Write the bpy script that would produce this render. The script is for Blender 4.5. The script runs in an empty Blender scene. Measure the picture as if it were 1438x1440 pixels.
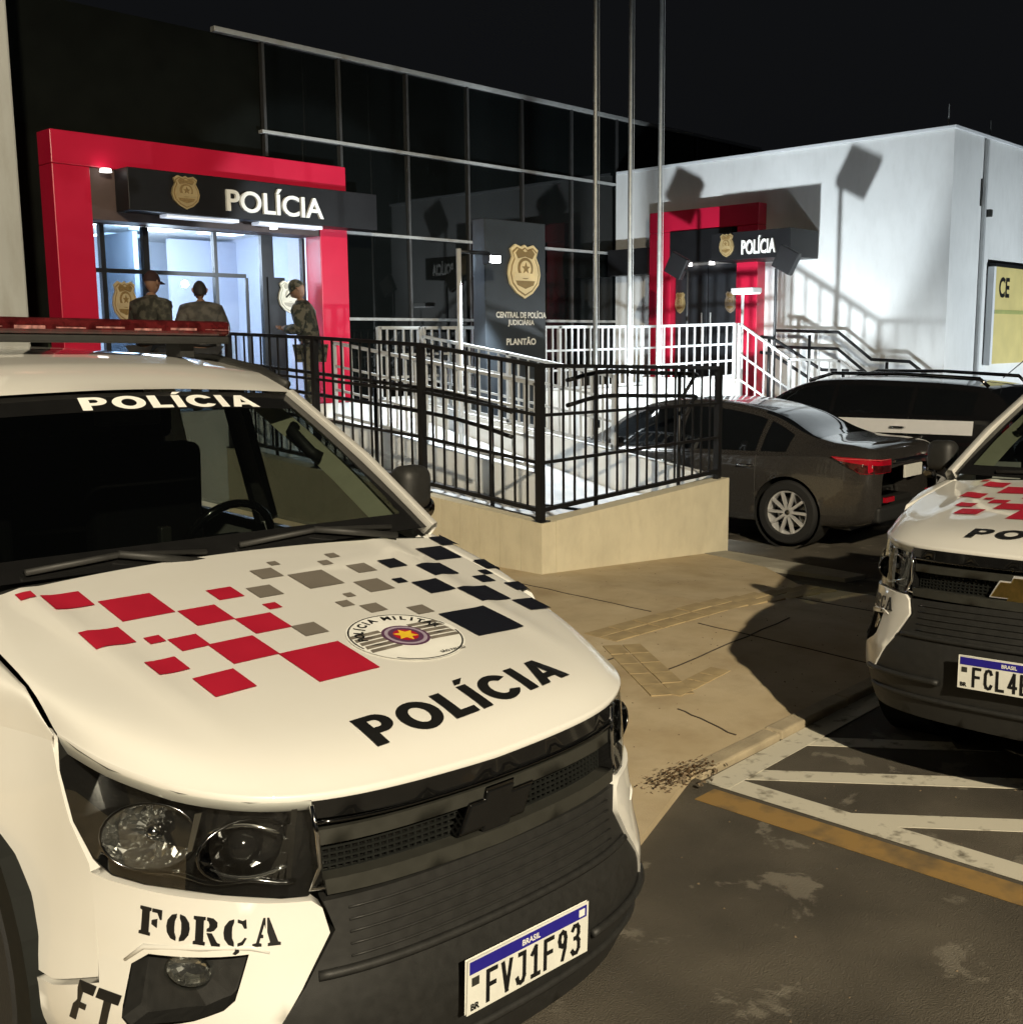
import bpy, bmesh, math, random
import numpy as np
from mathutils import Vector, Matrix
from mathutils.geometry import delaunay_2d_cdt
random.seed(7)
rng = np.random.RandomState(7)
S = bpy.context.scene
COL = S.collection
R = math.radians

# ------------------------------------------------------------------ camera
# world axes: X along the station facade (to the right and away), Y into the plot, Z up
cam_d = bpy.data.cameras.new("camera")
cam = bpy.data.objects.new("camera", cam_d)
COL.objects.link(cam)
HEAD, PITCH, ROLL = 0.8123, 0.15057, 0.01017
fwd = Vector((math.sin(HEAD) * math.cos(PITCH), math.cos(HEAD) * math.cos(PITCH), -math.sin(PITCH)))
right0 = Vector((math.cos(HEAD), -math.sin(HEAD), 0))
down0 = fwd.cross(right0)
rgt = right0 * math.cos(ROLL) + down0 * math.sin(ROLL)
dwn = -right0 * math.sin(ROLL) + down0 * math.cos(ROLL)
cam.matrix_world = Matrix(((rgt.x, -dwn.x, -fwd.x, 0), (rgt.y, -dwn.y, -fwd.y, 0), (rgt.z, -dwn.z, -fwd.z, 1.934), (0, 0, 0, 1)))
cam_d.sensor_width = 36
cam_d.sensor_fit = 'HORIZONTAL'
cam_d.lens = 36 * 1574 / 1438
cam_d.clip_start = 0.05
cam_d.clip_end = 500
S.camera = cam

# ------------------------------------------------------------------ world, exposure
W_ = bpy.data.worlds.new("World")
S.world = W_
W_.use_nodes = True
nt = W_.node_tree
nt.nodes.clear()
wo = nt.nodes.new('ShaderNodeOutputWorld')
wb = nt.nodes.new('ShaderNodeBackground')
sk = nt.nodes.new('ShaderNodeTexSky')
sk.sky_type = 'NISHITA'
sk.sun_disc = False
sk.sun_elevation = R(-4)
sk.sun_rotation = R(200)
nt.links.new(sk.outputs[0], wb.inputs[0])
wb.inputs[1].default_value = 0.05
wb2 = nt.nodes.new('ShaderNodeBackground')      # faint town glow of the night sky
wb2.inputs[0].default_value = (0.75, 0.85, 1.0, 1)
wb2.inputs[1].default_value = 0.0055
wa = nt.nodes.new('ShaderNodeAddShader')
nt.links.new(wb.outputs[0], wa.inputs[0])
nt.links.new(wb2.outputs[0], wa.inputs[1])
nt.links.new(wa.outputs[0], wo.inputs[0])
S.view_settings.view_transform = 'Standard'
S.view_settings.look = 'None'
S.view_settings.exposure = 0
S.view_settings.gamma = 1
S.view_settings.use_curve_mapping = False
S.cycles.use_denoising = True
S.cycles.max_bounces = 8
S.cycles.transparent_max_bounces = 12
S.cycles.sample_clamp_indirect = 4.0
S.cycles.blur_glossy = 0.3

# lamp powers in one place
STREET_W, WALL_FLOOD_W, RAMP_FLOOD_W, LOBBY_W, SIDE_FLOOD_W = 32500, 1150, 1150, 300, 1300
STREET_C, FLOOD_C, LOBBY_C = (1.0, 0.865, 0.63), (0.86, 0.95, 1.0), (0.86, 0.92, 1.0)

# ------------------------------------------------------------------ materials
MATS = {}
def mat(name, col, rough=0.5, metal=0.0, var=0.12, scale=6.0, bump=0.0, bscale=60.0, coat=0.0, emit=None, estr=0.0, alpha=1.0, spec=0.5, col2=None, ramp=(0.4, 0.6), detail=6):
    if name in MATS: return MATS[name]
    m = bpy.data.materials.new(name)
    m.use_nodes = True
    n = m.node_tree.nodes; l = m.node_tree.links
    b = n['Principled BSDF']
    b.inputs['Roughness'].default_value = rough
    b.inputs['Metallic'].default_value = metal
    b.inputs['Coat Weight'].default_value = coat
    b.inputs['Coat Roughness'].default_value = 0.035
    b.inputs['Specular IOR Level'].default_value = spec
    tc = n.new('ShaderNodeTexCoord')
    nz = n.new('ShaderNodeTexNoise'); nz.inputs['Scale'].default_value = scale; nz.inputs['Detail'].default_value = detail
    l.new(tc.outputs['Object'], nz.inputs['Vector'])
    cr = n.new('ShaderNodeValToRGB')
    c = list(col)
    if col2 is None:
        lo = [x * (1 - var) for x in c]; hi = [min(1, x * (1 + var)) for x in c]; p = (0.3, 0.7)
    else:
        lo, hi, p = c, list(col2), ramp
    cr.color_ramp.elements[0].color = (*lo, 1); cr.color_ramp.elements[1].color = (*hi, 1)
    cr.color_ramp.elements[0].position = p[0]; cr.color_ramp.elements[1].position = p[1]
    l.new(nz.outputs['Fac'], cr.inputs['Fac'])
    l.new(cr.outputs['Color'], b.inputs['Base Color'])
    rr = n.new('ShaderNodeMapRange')
    rr.inputs['To Min'].default_value = max(0.0, rough * 0.85); rr.inputs['To Max'].default_value = min(1, rough * 1.18 + 0.005)
    l.new(nz.outputs['Fac'], rr.inputs['Value']); l.new(rr.outputs[0], b.inputs['Roughness'])
    if bump:
        n2 = n.new('ShaderNodeTexNoise'); n2.inputs['Scale'].default_value = bscale; n2.inputs['Detail'].default_value = 4
        l.new(tc.outputs['Object'], n2.inputs['Vector'])
        bp = n.new('ShaderNodeBump'); bp.inputs['Strength'].default_value = bump; bp.inputs['Distance'].default_value = 0.01
        l.new(n2.outputs['Fac'], bp.inputs['Height']); l.new(bp.outputs[0], b.inputs['Normal'])
    if emit:
        b.inputs['Emission Color'].default_value = (*emit, 1); b.inputs['Emission Strength'].default_value = estr
    MATS[name] = m
    return m

def glass(name, tint=(0.8, 0.85, 0.85), trans=0.7, rough=0.0):
    """thin pane: see-through film plus mirror reflection that grows at grazing angles"""
    m = bpy.data.materials.new(name); m.use_nodes = True
    n = m.node_tree.nodes; l = m.node_tree.links; n.clear()
    o = n.new('ShaderNodeOutputMaterial'); t = n.new('ShaderNodeBsdfTransparent'); g = n.new('ShaderNodeBsdfGlossy')
    d = n.new('ShaderNodeBsdfDiffuse'); mx0 = n.new('ShaderNodeMixShader')
    t.inputs[0].default_value = (*tint, 1); g.inputs['Roughness'].default_value = rough
    nz = n.new('ShaderNodeTexNoise'); nz.inputs['Scale'].default_value = 3.0
    tc = n.new('ShaderNodeTexCoord'); l.new(tc.outputs['Object'], nz.inputs['Vector'])
    mr = n.new('ShaderNodeMapRange'); mr.inputs['To Min'].default_value = 1 - trans - 0.01; mr.inputs['To Max'].default_value = 1 - trans + 0.01
    l.new(nz.outputs['Fac'], mr.inputs['Value'])
    d.inputs[0].default_value = (0.01, 0.012, 0.012, 1)
    l.new(mr.outputs[0], mx0.inputs[0]); l.new(t.outputs[0], mx0.inputs[1]); l.new(d.outputs[0], mx0.inputs[2])
    ge = n.new('ShaderNodeNewGeometry'); dt = n.new('ShaderNodeVectorMath'); dt.operation = 'DOT_PRODUCT'
    l.new(ge.outputs['Normal'], dt.inputs[0]); l.new(ge.outputs['Incoming'], dt.inputs[1])
    def mth(op, a, b_=None):
        q = n.new('ShaderNodeMath'); q.operation = op
        for i, x in enumerate((a, b_)):
            if x is None: continue
            if isinstance(x, (int, float)): q.inputs[i].default_value = x
            else: l.new(x, q.inputs[i])
        return q.outputs[0]
    fr = mth('ADD', mth('MULTIPLY', mth('POWER', mth('SUBTRACT', 1.0, mth('ABSOLUTE', dt.outputs['Value'])), 5.0), 0.92), 0.08)   # both faces of a pane
    mx = n.new('ShaderNodeMixShader')
    l.new(fr, mx.inputs[0]); l.new(mx0.outputs[0], mx.inputs[1]); l.new(g.outputs[0], mx.inputs[2])
    l.new(mx.outputs[0], o.inputs['Surface'])
    MATS[name] = m
    return m

M_PAINT = mat('white_paint', (0.74, 0.73, 0.69), 0.38, 0, 0.015, 3, coat=1.0)
M_BLACKP = mat('black_plastic', (0.017, 0.017, 0.016), 0.55, 0, 0.15, 40, bump=0.08, bscale=500)
M_GLOSSB = mat('gloss_black', (0.008, 0.008, 0.008), 0.12, 0, 0.1, 20, coat=0.4)
M_GREYP = mat('grey_plastic', (0.032, 0.032, 0.027), 0.42, 0, 0.1, 30)
M_CHROME = mat('chrome', (0.75, 0.75, 0.75), 0.08, 1.0, 0.03, 10)
M_REFL = mat('reflector_chrome', (0.62, 0.62, 0.60), 0.12, 0.97, 0.03, 10)
M_DKCHROME = mat('smoked_chrome', (0.16, 0.16, 0.16), 0.15, 1.0, 0.05, 10)
M_RUBBER = mat('rubber', (0.012, 0.012, 0.012), 0.8, 0, 0.2, 30, bump=0.2, bscale=120)
M_ALLOY = mat('alloy', (0.62, 0.62, 0.62), 0.38, 0.45, 0.06, 20)
M_RED = mat('red_vinyl', (0.38, 0.010, 0.030), 0.5, 0, 0.06, 8, spec=0.3)
M_GREYV = mat('grey_vinyl', (0.17, 0.15, 0.125), 0.45, 0, 0.06, 8, coat=0.2)
M_NAVY = mat('navy_vinyl', (0.007, 0.008, 0.013), 0.6, 0, 0.1, 8, spec=0.15)
M_INK = mat('black_lettering', (0.008, 0.008, 0.008), 0.45, 0, 0.1, 20)
M_HALO = mat('white_lettering', (0.8, 0.8, 0.76), 0.45, 0, 0.04, 20)
M_CREAM = mat('cream_trim', (0.62, 0.61, 0.45), 0.6, 0, 0.06, 20)
M_INTER = mat('dark_interior', (0.008, 0.009, 0.008), 0.75, 0, 0.2, 20, spec=0.2)
M_SEAT = mat('seat_cloth', (0.007, 0.007, 0.007), 0.95, 0, 0.25, 60, spec=0.08, bump=0.2, bscale=300)
M_PLATE = mat('plate_white', (0.72, 0.72, 0.66), 0.4, 0, 0.05, 30)
M_PBLUE = mat('plate_blue', (0.02, 0.015, 0.25), 0.4, 0, 0.05, 30)
M_GOLD = mat('gold', (0.75, 0.52, 0.16), 0.3, 1.0, 0.15, 40)
M_BADGEGOLD = mat('badge_gold', (0.72, 0.58, 0.30), 0.42, 0.25, 0.12, 60)
M_BADGEDARK = mat('badge_relief', (0.22, 0.14, 0.05), 0.45, 0.2, 0.3, 60)
M_PURPLE = mat('crest_purple', (0.10, 0.04, 0.09), 0.4, 0, 0.1, 30)
M_LILAC = mat('crest_lilac', (0.36, 0.30, 0.38), 0.4, 0, 0.1, 30)
M_YELLOW = mat('crest_yellow', (0.8, 0.52, 0.03), 0.4, 0, 0.1, 30)
M_TAIL = mat('tail_lamp_red', (0.42, 0.006, 0.02), 0.12, 0, 0.1, 20, coat=0.8)
M_BARRED = mat('lightbar_red', (0.060, 0.007, 0.008), 0.15, 0, 0.6, 22, coat=0.8)  # strong tone noise paints blurred light streaks into the bar lens
M_SEDAN = mat('grey_metallic', (0.050, 0.046, 0.042), 0.26, 0.35, 0.06, 200, coat=1.0)
M_SUV = mat('black_metallic', (0.012, 0.012, 0.013), 0.22, 0.3, 0.06, 200, coat=0.8)
M_CARGL = mat('dark_car_glass', (0.006, 0.007, 0.008), 0.04, 0, 0.1, 3, coat=0.3)
M_STRIPE = mat('white_band', (0.75, 0.75, 0.76), 0.4, 0, 0.03, 10)
M_WSHIELD = glass('windscreen_glass', (0.34, 0.37, 0.35), 0.94)
M_SIDEGL = glass('side_glass', (0.40, 0.44, 0.44), 0.96)
M_LENS = glass('clear_lens', (0.93, 0.95, 0.95), 0.99)
M_TINT = glass('tinted_glass', (0.10, 0.11, 0.11), 0.5)
M_REDF = mat('red_cladding', (0.50, 0.010, 0.042), 0.34, 0, 0.05, 2, coat=0.25)
M_SIGNB = mat('black_cladding', (0.010, 0.010, 0.011), 0.45, 0, 0.12, 4, spec=0.25)
M_WHITEW = mat('white_render', (0.72, 0.73, 0.72), 0.85, 0, 0.05, 1.3, bump=0.12, bscale=90)
M_WHITEW2 = mat('white_board', (0.72, 0.74, 0.76), 0.6, 0, 0.04, 1.3)
M_CREAMW = mat('cream_render', (0.66, 0.60, 0.44), 0.9, 0, 0.06, 3, bump=0.15, bscale=70)
M_LEFTW = mat('pale_render', (0.36, 0.37, 0.36), 0.9, 0, 0.05, 2, bump=0.1, bscale=60)
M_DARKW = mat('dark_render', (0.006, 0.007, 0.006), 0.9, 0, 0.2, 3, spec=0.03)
M_FENCE = mat('black_steel', (0.011, 0.011, 0.012), 0.45, 0.2, 0.15, 20)
M_RAILW = mat('white_steel', (0.46, 0.47, 0.47), 0.4, 0.1, 0.06, 10)
M_POLE = mat('galvanised', (0.33, 0.34, 0.33), 0.42, 0.5, 0.12, 14)
M_MULL = mat('aluminium', (0.40, 0.41, 0.40), 0.5, 0.3, 0.08, 14)
M_FACADE = mat('mirror_glass', (0.004, 0.005, 0.005), 0.02, 0, 0.1, 1.0, spec=0.26)
M_RAMP = mat('ramp_concrete', (0.46, 0.46, 0.46), 0.9, 0, 0.1, 4, bump=0.2, bscale=80)
M_TOTEM = mat('totem_grey', (0.035, 0.042, 0.05), 0.35, 0.1, 0.08, 5)
M_FLOODGL = mat('flood_lens', (0.9, 0.95, 1.0), 0.3, emit=(0.9, 0.96, 1.0), estr=90)
M_WARMGL = mat('street_lens', (1.0, 0.9, 0.7), 0.3, emit=(1.0, 0.84, 0.56), estr=40)
M_CEIL = mat('ceiling_lamp', (0.9, 0.95, 1.0), 0.3, emit=(0.85, 0.93, 1.0), estr=7)
M_LOBBY = mat('lobby_wall', (0.62, 0.68, 0.78), 0.8, 0, 0.03, 2)
M_LOBBYB = mat('lobby_blue_panel', (0.50, 0.54, 0.66), 0.7, 0, 0.03, 2)
M_GLASSDOOR = glass('door_glass', (0.82, 0.88, 0.92), 0.95)
M_SKIN = mat('skin', (0.20, 0.11, 0.07), 0.55, 0, 0.08, 40)
M_HAIR = mat('hair', (0.012, 0.010, 0.009), 0.7, 0, 0.3, 80)
M_OLIVE = mat('olive_cloth', (0.018, 0.018, 0.013), 0.9, 0, 0, 10, col2=(0.07, 0.066, 0.05), ramp=(0.44, 0.56), detail=3, bump=0.3, bscale=60)
M_TAUPE = mat('grey_brown_cloth', (0.04, 0.037, 0.032), 0.9, 0, 0, 9, col2=(0.085, 0.078, 0.066), ramp=(0.42, 0.58), detail=4, bump=0.3, bscale=40)
M_CAMO = mat('camouflage', (0.014, 0.017, 0.011), 0.9, 0, 0, 13, col2=(0.085, 0.078, 0.056), ramp=(0.46, 0.54), detail=2)
M_TROUS = mat('dark_trousers', (0.025, 0.026, 0.028), 0.9, 0, 0.2, 20)
M_BOOT = mat('boot_leather', (0.01, 0.01, 0.01), 0.4, 0, 0.2, 30)
M_CAPM = mat('maroon_cap', (0.022, 0.007, 0.007), 0.85, 0, 0.15, 40)
M_SIGNY = mat('yellow_sign', (0.60, 0.50, 0.20), 0.6, 0, 0.08, 3)
M_LEAF = mat('dark_leaves', (0.02, 0.035, 0.012), 0.7, 0, 0.4, 30)
M_DRYLEAF = mat('dry_litter', (0.09, 0.05, 0.02), 0.8, 0, 0.5, 60)
M_BARK = mat('bark', (0.05, 0.035, 0.025), 0.9, 0, 0.3, 30, bump=0.5)
M_YPAINT = mat('yellow_paint', (0.27, 0.165, 0.05), 0.9, 0, 0, 7, col2=(0.10, 0.075, 0.042), ramp=(0.44, 0.72), detail=10, bump=0.2, bscale=150)
M_WPAINT = mat('worn_white_paint', (0.54, 0.51, 0.42), 0.85, 0, 0, 16, col2=(0.16, 0.145, 0.11), ramp=(0.56, 0.74), detail=10, bump=0.2, bscale=150)
M_SIDEWALK = mat('pavement_concrete', (0.42, 0.325, 0.19), 0.92, 0, 0, 1.7, col2=(0.56, 0.465, 0.31), ramp=(0.3, 0.72), bump=0.28, bscale=130, detail=9)
M_TILE = mat('tactile_tile', (0.38, 0.29, 0.155), 0.92, 0, 0.25, 5, bump=0.3, bscale=90)
M_RUBBLE = mat('rubble_crumbs', (0.16, 0.12, 0.075), 0.95, 0, 0.5, 20)
M_KERB = mat('kerb_concrete', (0.36, 0.30, 0.20), 0.92, 0, 0.2, 6, bump=0.4, bscale=70)
M_SILL = mat('screed', (0.33, 0.31, 0.25), 0.9, 0, 0.2, 4, bump=0.3)

def asphalt():
    m = mat('asphalt', (0.095, 0.083, 0.064), 0.9, 0, 0.42, 1.6, bump=0.9, bscale=190, spec=0.2, detail=9)
    n = m.node_tree.nodes; l = m.node_tree.links; b = n['Principled BSDF']
    src = b.inputs['Base Color'].links[0].from_socket
    tc = n.new('ShaderNodeTexCoord')
    v = n.new('ShaderNodeTexNoise'); v.inputs['Scale'].default_value = 260; v.inputs['Detail'].default_value = 2
    l.new(tc.outputs['Object'], v.inputs['Vector'])
    r = n.new('ShaderNodeValToRGB'); r.color_ramp.elements[0].position = 0.42; r.color_ramp.elements[1].position = 0.66
    r.color_ramp.elements[0].color = (0, 0, 0, 1); r.color_ramp.elements[1].color = (1, 1, 1, 1)
    l.new(v.outputs['Fac'], r.inputs['Fac'])
    mx = n.new('ShaderNodeMixRGB'); mx.inputs[2].default_value = (0.095, 0.088, 0.075, 1)
    sc = n.new('ShaderNodeMath'); sc.operation = 'MULTIPLY'; sc.inputs[1].default_value = 0.45
    l.new(r.outputs[0], sc.inputs[0]); l.new(sc.outputs[0], mx.inputs[0]); l.new(src, mx.inputs[1])
    w = n.new('ShaderNodeTexNoise'); w.inputs['Scale'].default_value = 3.4; w.inputs['Detail'].default_value = 9; w.inputs['Roughness'].default_value = 0.62; w.inputs['Distortion'].default_value = 0.4
    l.new(tc.outputs['Object'], w.inputs['Vector'])
    wr_ = n.new('ShaderNodeValToRGB'); wr_.color_ramp.elements[0].position = 0.585; wr_.color_ramp.elements[1].position = 0.625
    wr_.color_ramp.elements[0].color = (0, 0, 0, 1); wr_.color_ramp.elements[1].color = (1, 1, 1, 1)
    l.new(w.outputs['Fac'], wr_.inputs['Fac'])
    sm = n.new('ShaderNodeMath'); sm.operation = 'MULTIPLY'; sm.inputs[1].default_value = 0.8; l.new(wr_.outputs[0], sm.inputs[0])
    m2 = n.new('ShaderNodeMixRGB'); m2.inputs[2].default_value = (0.20, 0.18, 0.145, 1)
    l.new(sm.outputs[0], m2.inputs[0]); l.new(mx.outputs[0], m2.inputs[1]); l.new(m2.outputs[0], b.inputs['Base Color'])
    return m
M_ASPHALT = asphalt()

def weather(m, col, amount, zscale=.22, scale=2.2):
    """rain streaks and grime mixed into a wall's colour"""
    n = m.node_tree.nodes; l = m.node_tree.links; b = n['Principled BSDF']; src = b.inputs['Base Color'].links[0].from_socket
    tc = n.new('ShaderNodeTexCoord'); mp = n.new('ShaderNodeMapping'); mp.inputs['Scale'].default_value = (scale, scale, scale * zscale)
    l.new(tc.outputs['Object'], mp.inputs['Vector'])
    z = n.new('ShaderNodeTexNoise'); z.inputs['Scale'].default_value = 3; z.inputs['Detail'].default_value = 8; z.inputs['Roughness'].default_value = .65; l.new(mp.outputs[0], z.inputs['Vector'])
    r = n.new('ShaderNodeMapRange'); r.inputs['From Min'].default_value = .45; r.inputs['From Max'].default_value = .75; r.inputs['To Max'].default_value = amount
    l.new(z.outputs['Fac'], r.inputs['Value']); mx = n.new('ShaderNodeMixRGB'); mx.inputs[2].default_value = (*col, 1)
    l.new(r.outputs[0], mx.inputs[0]); l.new(src, mx.inputs[1]); l.new(mx.outputs[0], b.inputs['Base Color'])
weather(M_WHITEW, (.50, .50, .48), .25, .35)
weather(M_CREAMW, (.42, .36, .25), .32, .5, 2.5)
weather(M_LEFTW, (.22, .21, .17), .5)
weather(M_SIDEWALK, (.22, .15, .08), .42, 1.0, .9)
weather(M_ASPHALT, (.035, .031, .025), .35, 1.0, .5)
weather(M_PAINT, (.60, .57, .48), .14, 1.0, 2)

# ------------------------------------------------------------------ object helpers
def link(name, me, m=None, parent=None, loc=None, smooth=False):
    o = bpy.data.objects.new(name, me)
    COL.objects.link(o)
    if m is not None and hasattr(me, 'materials') and not me.materials: me.materials.append(m)
    if parent is not None: o.parent = parent
    if loc is not None: o.location = loc
    if smooth:
        for p in me.polygons: p.use_smooth = True
    return o
def thing(name, label, cat, loc=(0, 0, 0), rz=0.0, group=None):
    o = bpy.data.objects.new(name, None); COL.objects.link(o)
    o.location = loc; o.rotation_euler = (0, 0, rz); o.empty_display_size = 0.2
    return tag(o, label, cat, group)
def tag(o, label, cat, group=None):
    o['label'] = label; o['category'] = cat
    if group: o['group'] = group
    return o
def struct(o, label=None):
    o['kind'] = 'structure'
    if label: o['label'] = label
    return o
def copy_tree(o, parent=None):
    c = o.copy(); COL.objects.link(c)
    if parent is not None: c.parent = parent
    for ch in list(o.children): copy_tree(ch, c)
    return c

class MB:
    def __init__(s): s.v = []; s.f = []
    def add(s, v, f):
        k = len(s.v); s.v += [tuple(map(float, p)) for p in v]; s.f += [tuple(i + k for i in q) for q in f]; return s
    def box(s, x0, x1, y0, y1, z0, z1):
        v = [(x, y, z) for z in (z0, z1) for y in (y0, y1) for x in (x0, x1)]
        return s.add(v, [(0, 2, 3, 1), (4, 5, 7, 6), (0, 1, 5, 4), (2, 6, 7, 3), (0, 4, 6, 2), (1, 3, 7, 5)])
    def frame(s, p, q, up=(0, 0, 1)):
        p = Vector(p); q = Vector(q); d = (q - p).normalized(); u = Vector(up)
        if abs(d.dot(u)) > 0.98: u = Vector((1, 0, 0))
        a = d.cross(u).normalized(); b = a.cross(d).normalized(); return p, q, a, b
    def bar(s, p, q, w, h, up=(0, 0, 1)):
        p, q, a, b = s.frame(p, q, up); v = []
        for c in (p, q):
            for i, j in ((-1, -1), (1, -1), (1, 1), (-1, 1)): v.append(c + a * (i * w / 2) + b * (j * h / 2))
        return s.add(v, [(3, 2, 1, 0), (4, 5, 6, 7), (0, 1, 5, 4), (1, 2, 6, 5), (2, 3, 7, 6), (3, 0, 4, 7)])
    def tube(s, pts, r, n=10, closed=False):
        pts = [Vector(p) for p in pts]; m = len(pts); rs = r if isinstance(r, (list, tuple)) else [r] * m; v = []; f = []; pa = None
        for i, p in enumerate(pts):
            if closed: d = (pts[(i + 1) % m] - pts[i - 1]).normalized()
            else: d = (pts[min(i + 1, m - 1)] - pts[max(i - 1, 0)]).normalized()
            if pa is None:
                u = Vector((0, 0, 1)) if abs(d.z) < 0.95 else Vector((1, 0, 0)); a = d.cross(u).normalized()
            else: a = (pa - d * pa.dot(d)).normalized()
            pa = a; b = d.cross(a)
            for k in range(n):
                t = 2 * math.pi * k / n; v.append(p + a * (math.cos(t) * rs[i]) + b * (math.sin(t) * rs[i]))
        for i in range(m if closed else m - 1):
            j = (i + 1) % m
            for k in range(n): f.append((i * n + k, i * n + (k + 1) % n, j * n + (k + 1) % n, j * n + k))
        if not closed: f.append(tuple(range(n - 1, -1, -1))); f.append(tuple((m - 1) * n + k for k in range(n)))
        return s.add(v, f)
    def lathe(s, prof, n=32, axis='z', c=(0, 0, 0)):
        v = []; f = []; m = len(prof)
        for k in range(n):
            t = 2 * math.pi * k / n
            for r, h in prof:
                x, y = r * math.cos(t), r * math.sin(t)
                p = (x, y, h) if axis == 'z' else ((h, x, y) if axis == 'x' else (x, h, y))
                v.append((p[0] + c[0], p[1] + c[1], p[2] + c[2]))
        for k in range(n):
            for i in range(m - 1):
                a, b = k * m + i, ((k + 1) % n) * m + i
                f.append((a, b, b + 1, a + 1))
        return s.add(v, f)
    def grid(s, P):
        nu, nv = len(P), len(P[0]); v = [p for row in P for p in row]; f = []
        for i in range(nu - 1):
            for j in range(nv - 1): f.append((i * nv + j, (i + 1) * nv + j, (i + 1) * nv + j + 1, i * nv + j + 1))
        return s.add(v, f)
    def prism(s, poly, fn, d0, d1):
        """2-D outline swept between two offsets; fn(a, b, off) -> xyz; caps triangulated"""
        _, F = cdt([poly], 9e9)
        n = len(poly); v = [fn(a, b, d0) for a, b in poly] + [fn(a, b, d1) for a, b in poly]
        f = [tuple(q) for q in F] + [tuple(i + n for i in reversed(q)) for q in F]
        f += [(i, (i + 1) % n, n + (i + 1) % n, n + i) for i in range(n)]
        return s.add(v, f)
    def build(s, name, m=None, parent=None, smooth=False, loc=None, bevel=0.0, seg=2, fix=True):
        me = bpy.data.meshes.new(name); me.from_pydata(s.v, [], s.f)
        if fix or bevel:
            bm = bmesh.new(); bm.from_mesh(me)
            if bevel:
                bmesh.ops.remove_doubles(bm, verts=bm.verts, dist=1e-5)
                es = [e for e in bm.edges if len(e.link_faces) == 2 and e.calc_face_angle(0) > 0.5]
                bmesh.ops.bevel(bm, geom=es, offset=bevel, segments=seg, affect='EDGES', profile=0.5)
            bmesh.ops.recalc_face_normals(bm, faces=bm.faces); bm.to_mesh(me); bm.free()
        me.update()
        if smooth == 'auto':
            for p in me.polygons: p.use_smooth = True
            try: me.set_sharp_from_angle(angle=R(38))
            except Exception: pass
            smooth = False
        return link(name, me, m, parent, loc, smooth)

def inside(x, y, loops):
    c = False
    for L in loops:
        n = len(L); j = n - 1
        for i in range(n):
            xi, yi = L[i]; xj, yj = L[j]
            if (yi > y) != (yj > y) and x < (xj - xi) * (y - yi) / (yj - yi) + xi: c = not c
            j = i
    return c
def resample(L, res):
    o = []
    for i in range(len(L)):
        a, b = L[i], L[(i + 1) % len(L)]; n = max(1, int(math.ceil(math.hypot(b[0] - a[0], b[1] - a[1]) / res)))
        for k in range(n): o.append((a[0] + (b[0] - a[0]) * k / n, a[1] + (b[1] - a[1]) * k / n))
    return o
def cdt(loops, res):
    Ls = [resample(L, res) if res < 1e6 else [tuple(p) for p in L] for L in loops]
    V = [Vector(p) for L in Ls for p in L]; E = []; k = 0
    for L in Ls:
        E += [(k + i, k + (i + 1) % len(L)) for i in range(len(L))]; k += len(L)
    if res < 1e6:
        xs = [p[0] for L in Ls for p in L]; ys = [p[1] for L in Ls for p in L]
        B = np.array([p for L in Ls for p in L])
        x = min(xs) + res / 2
        while x < max(xs):
            y = min(ys) + res / 2
            while y < max(ys):
                if inside(x, y, Ls) and np.min(np.hypot(B[:, 0] - x, B[:, 1] - y)) > res * 0.45: V.append(Vector((x, y)))
                y += res
            x += res
    v, e, f, *_ = delaunay_2d_cdt(V, E, [], 0, 1e-6)
    F = []
    for q in f:
        cx = sum(v[i].x for i in q) / len(q); cy = sum(v[i].y for i in q) / len(q)
        if inside(cx, cy, Ls): F.append(tuple(q))
    return [(p.x, p.y) for p in v], F
def patch(name, loops, fn, m, parent=None, res=0.05, off=0.0, rim=0.0, smooth=True, rim_all=True):
    """panel on a curved surface, cut to an exact outline, with a turned-in edge"""
    V, F = cdt(loops, res)
    bm = bmesh.new()
    vs = [bm.verts.new(fn(a, b, off)) for a, b in V]
    for q in F:
        try: bm.faces.new([vs[i] for i in q])
        except ValueError: pass
    if rim:
        n0 = len(resample(loops[0], res)); i0 = {vs[i] for i in range(n0)}
        bd = [e for e in bm.edges if len(e.link_faces) == 1 and (rim_all or all(v in i0 for v in e.verts))]
        lo = {}
        inv = {id(vs[i]): i for i in range(len(vs))}
        idx = {v: i for i, v in enumerate(vs)}
        for e in bd:
            q = []
            for v in e.verts:
                if v not in lo:
                    a, b = V[idx[v]]; lo[v] = bm.verts.new(fn(a, b, off - rim))
                q.append(lo[v])
            bm.faces.new((e.verts[0], e.verts[1], q[1], q[0]))
        sharp = bd
        for e in bd: e.smooth = False
    loose = [v for v in bm.verts if not v.link_faces]
    bmesh.ops.delete(bm, geom=loose, context='VERTS')
    bmesh.ops.recalc_face_normals(bm, faces=bm.faces)
    me = bpy.data.meshes.new(name); bm.to_mesh(me); bm.free()
    return link(name, me, m, parent, None, smooth)

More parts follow.
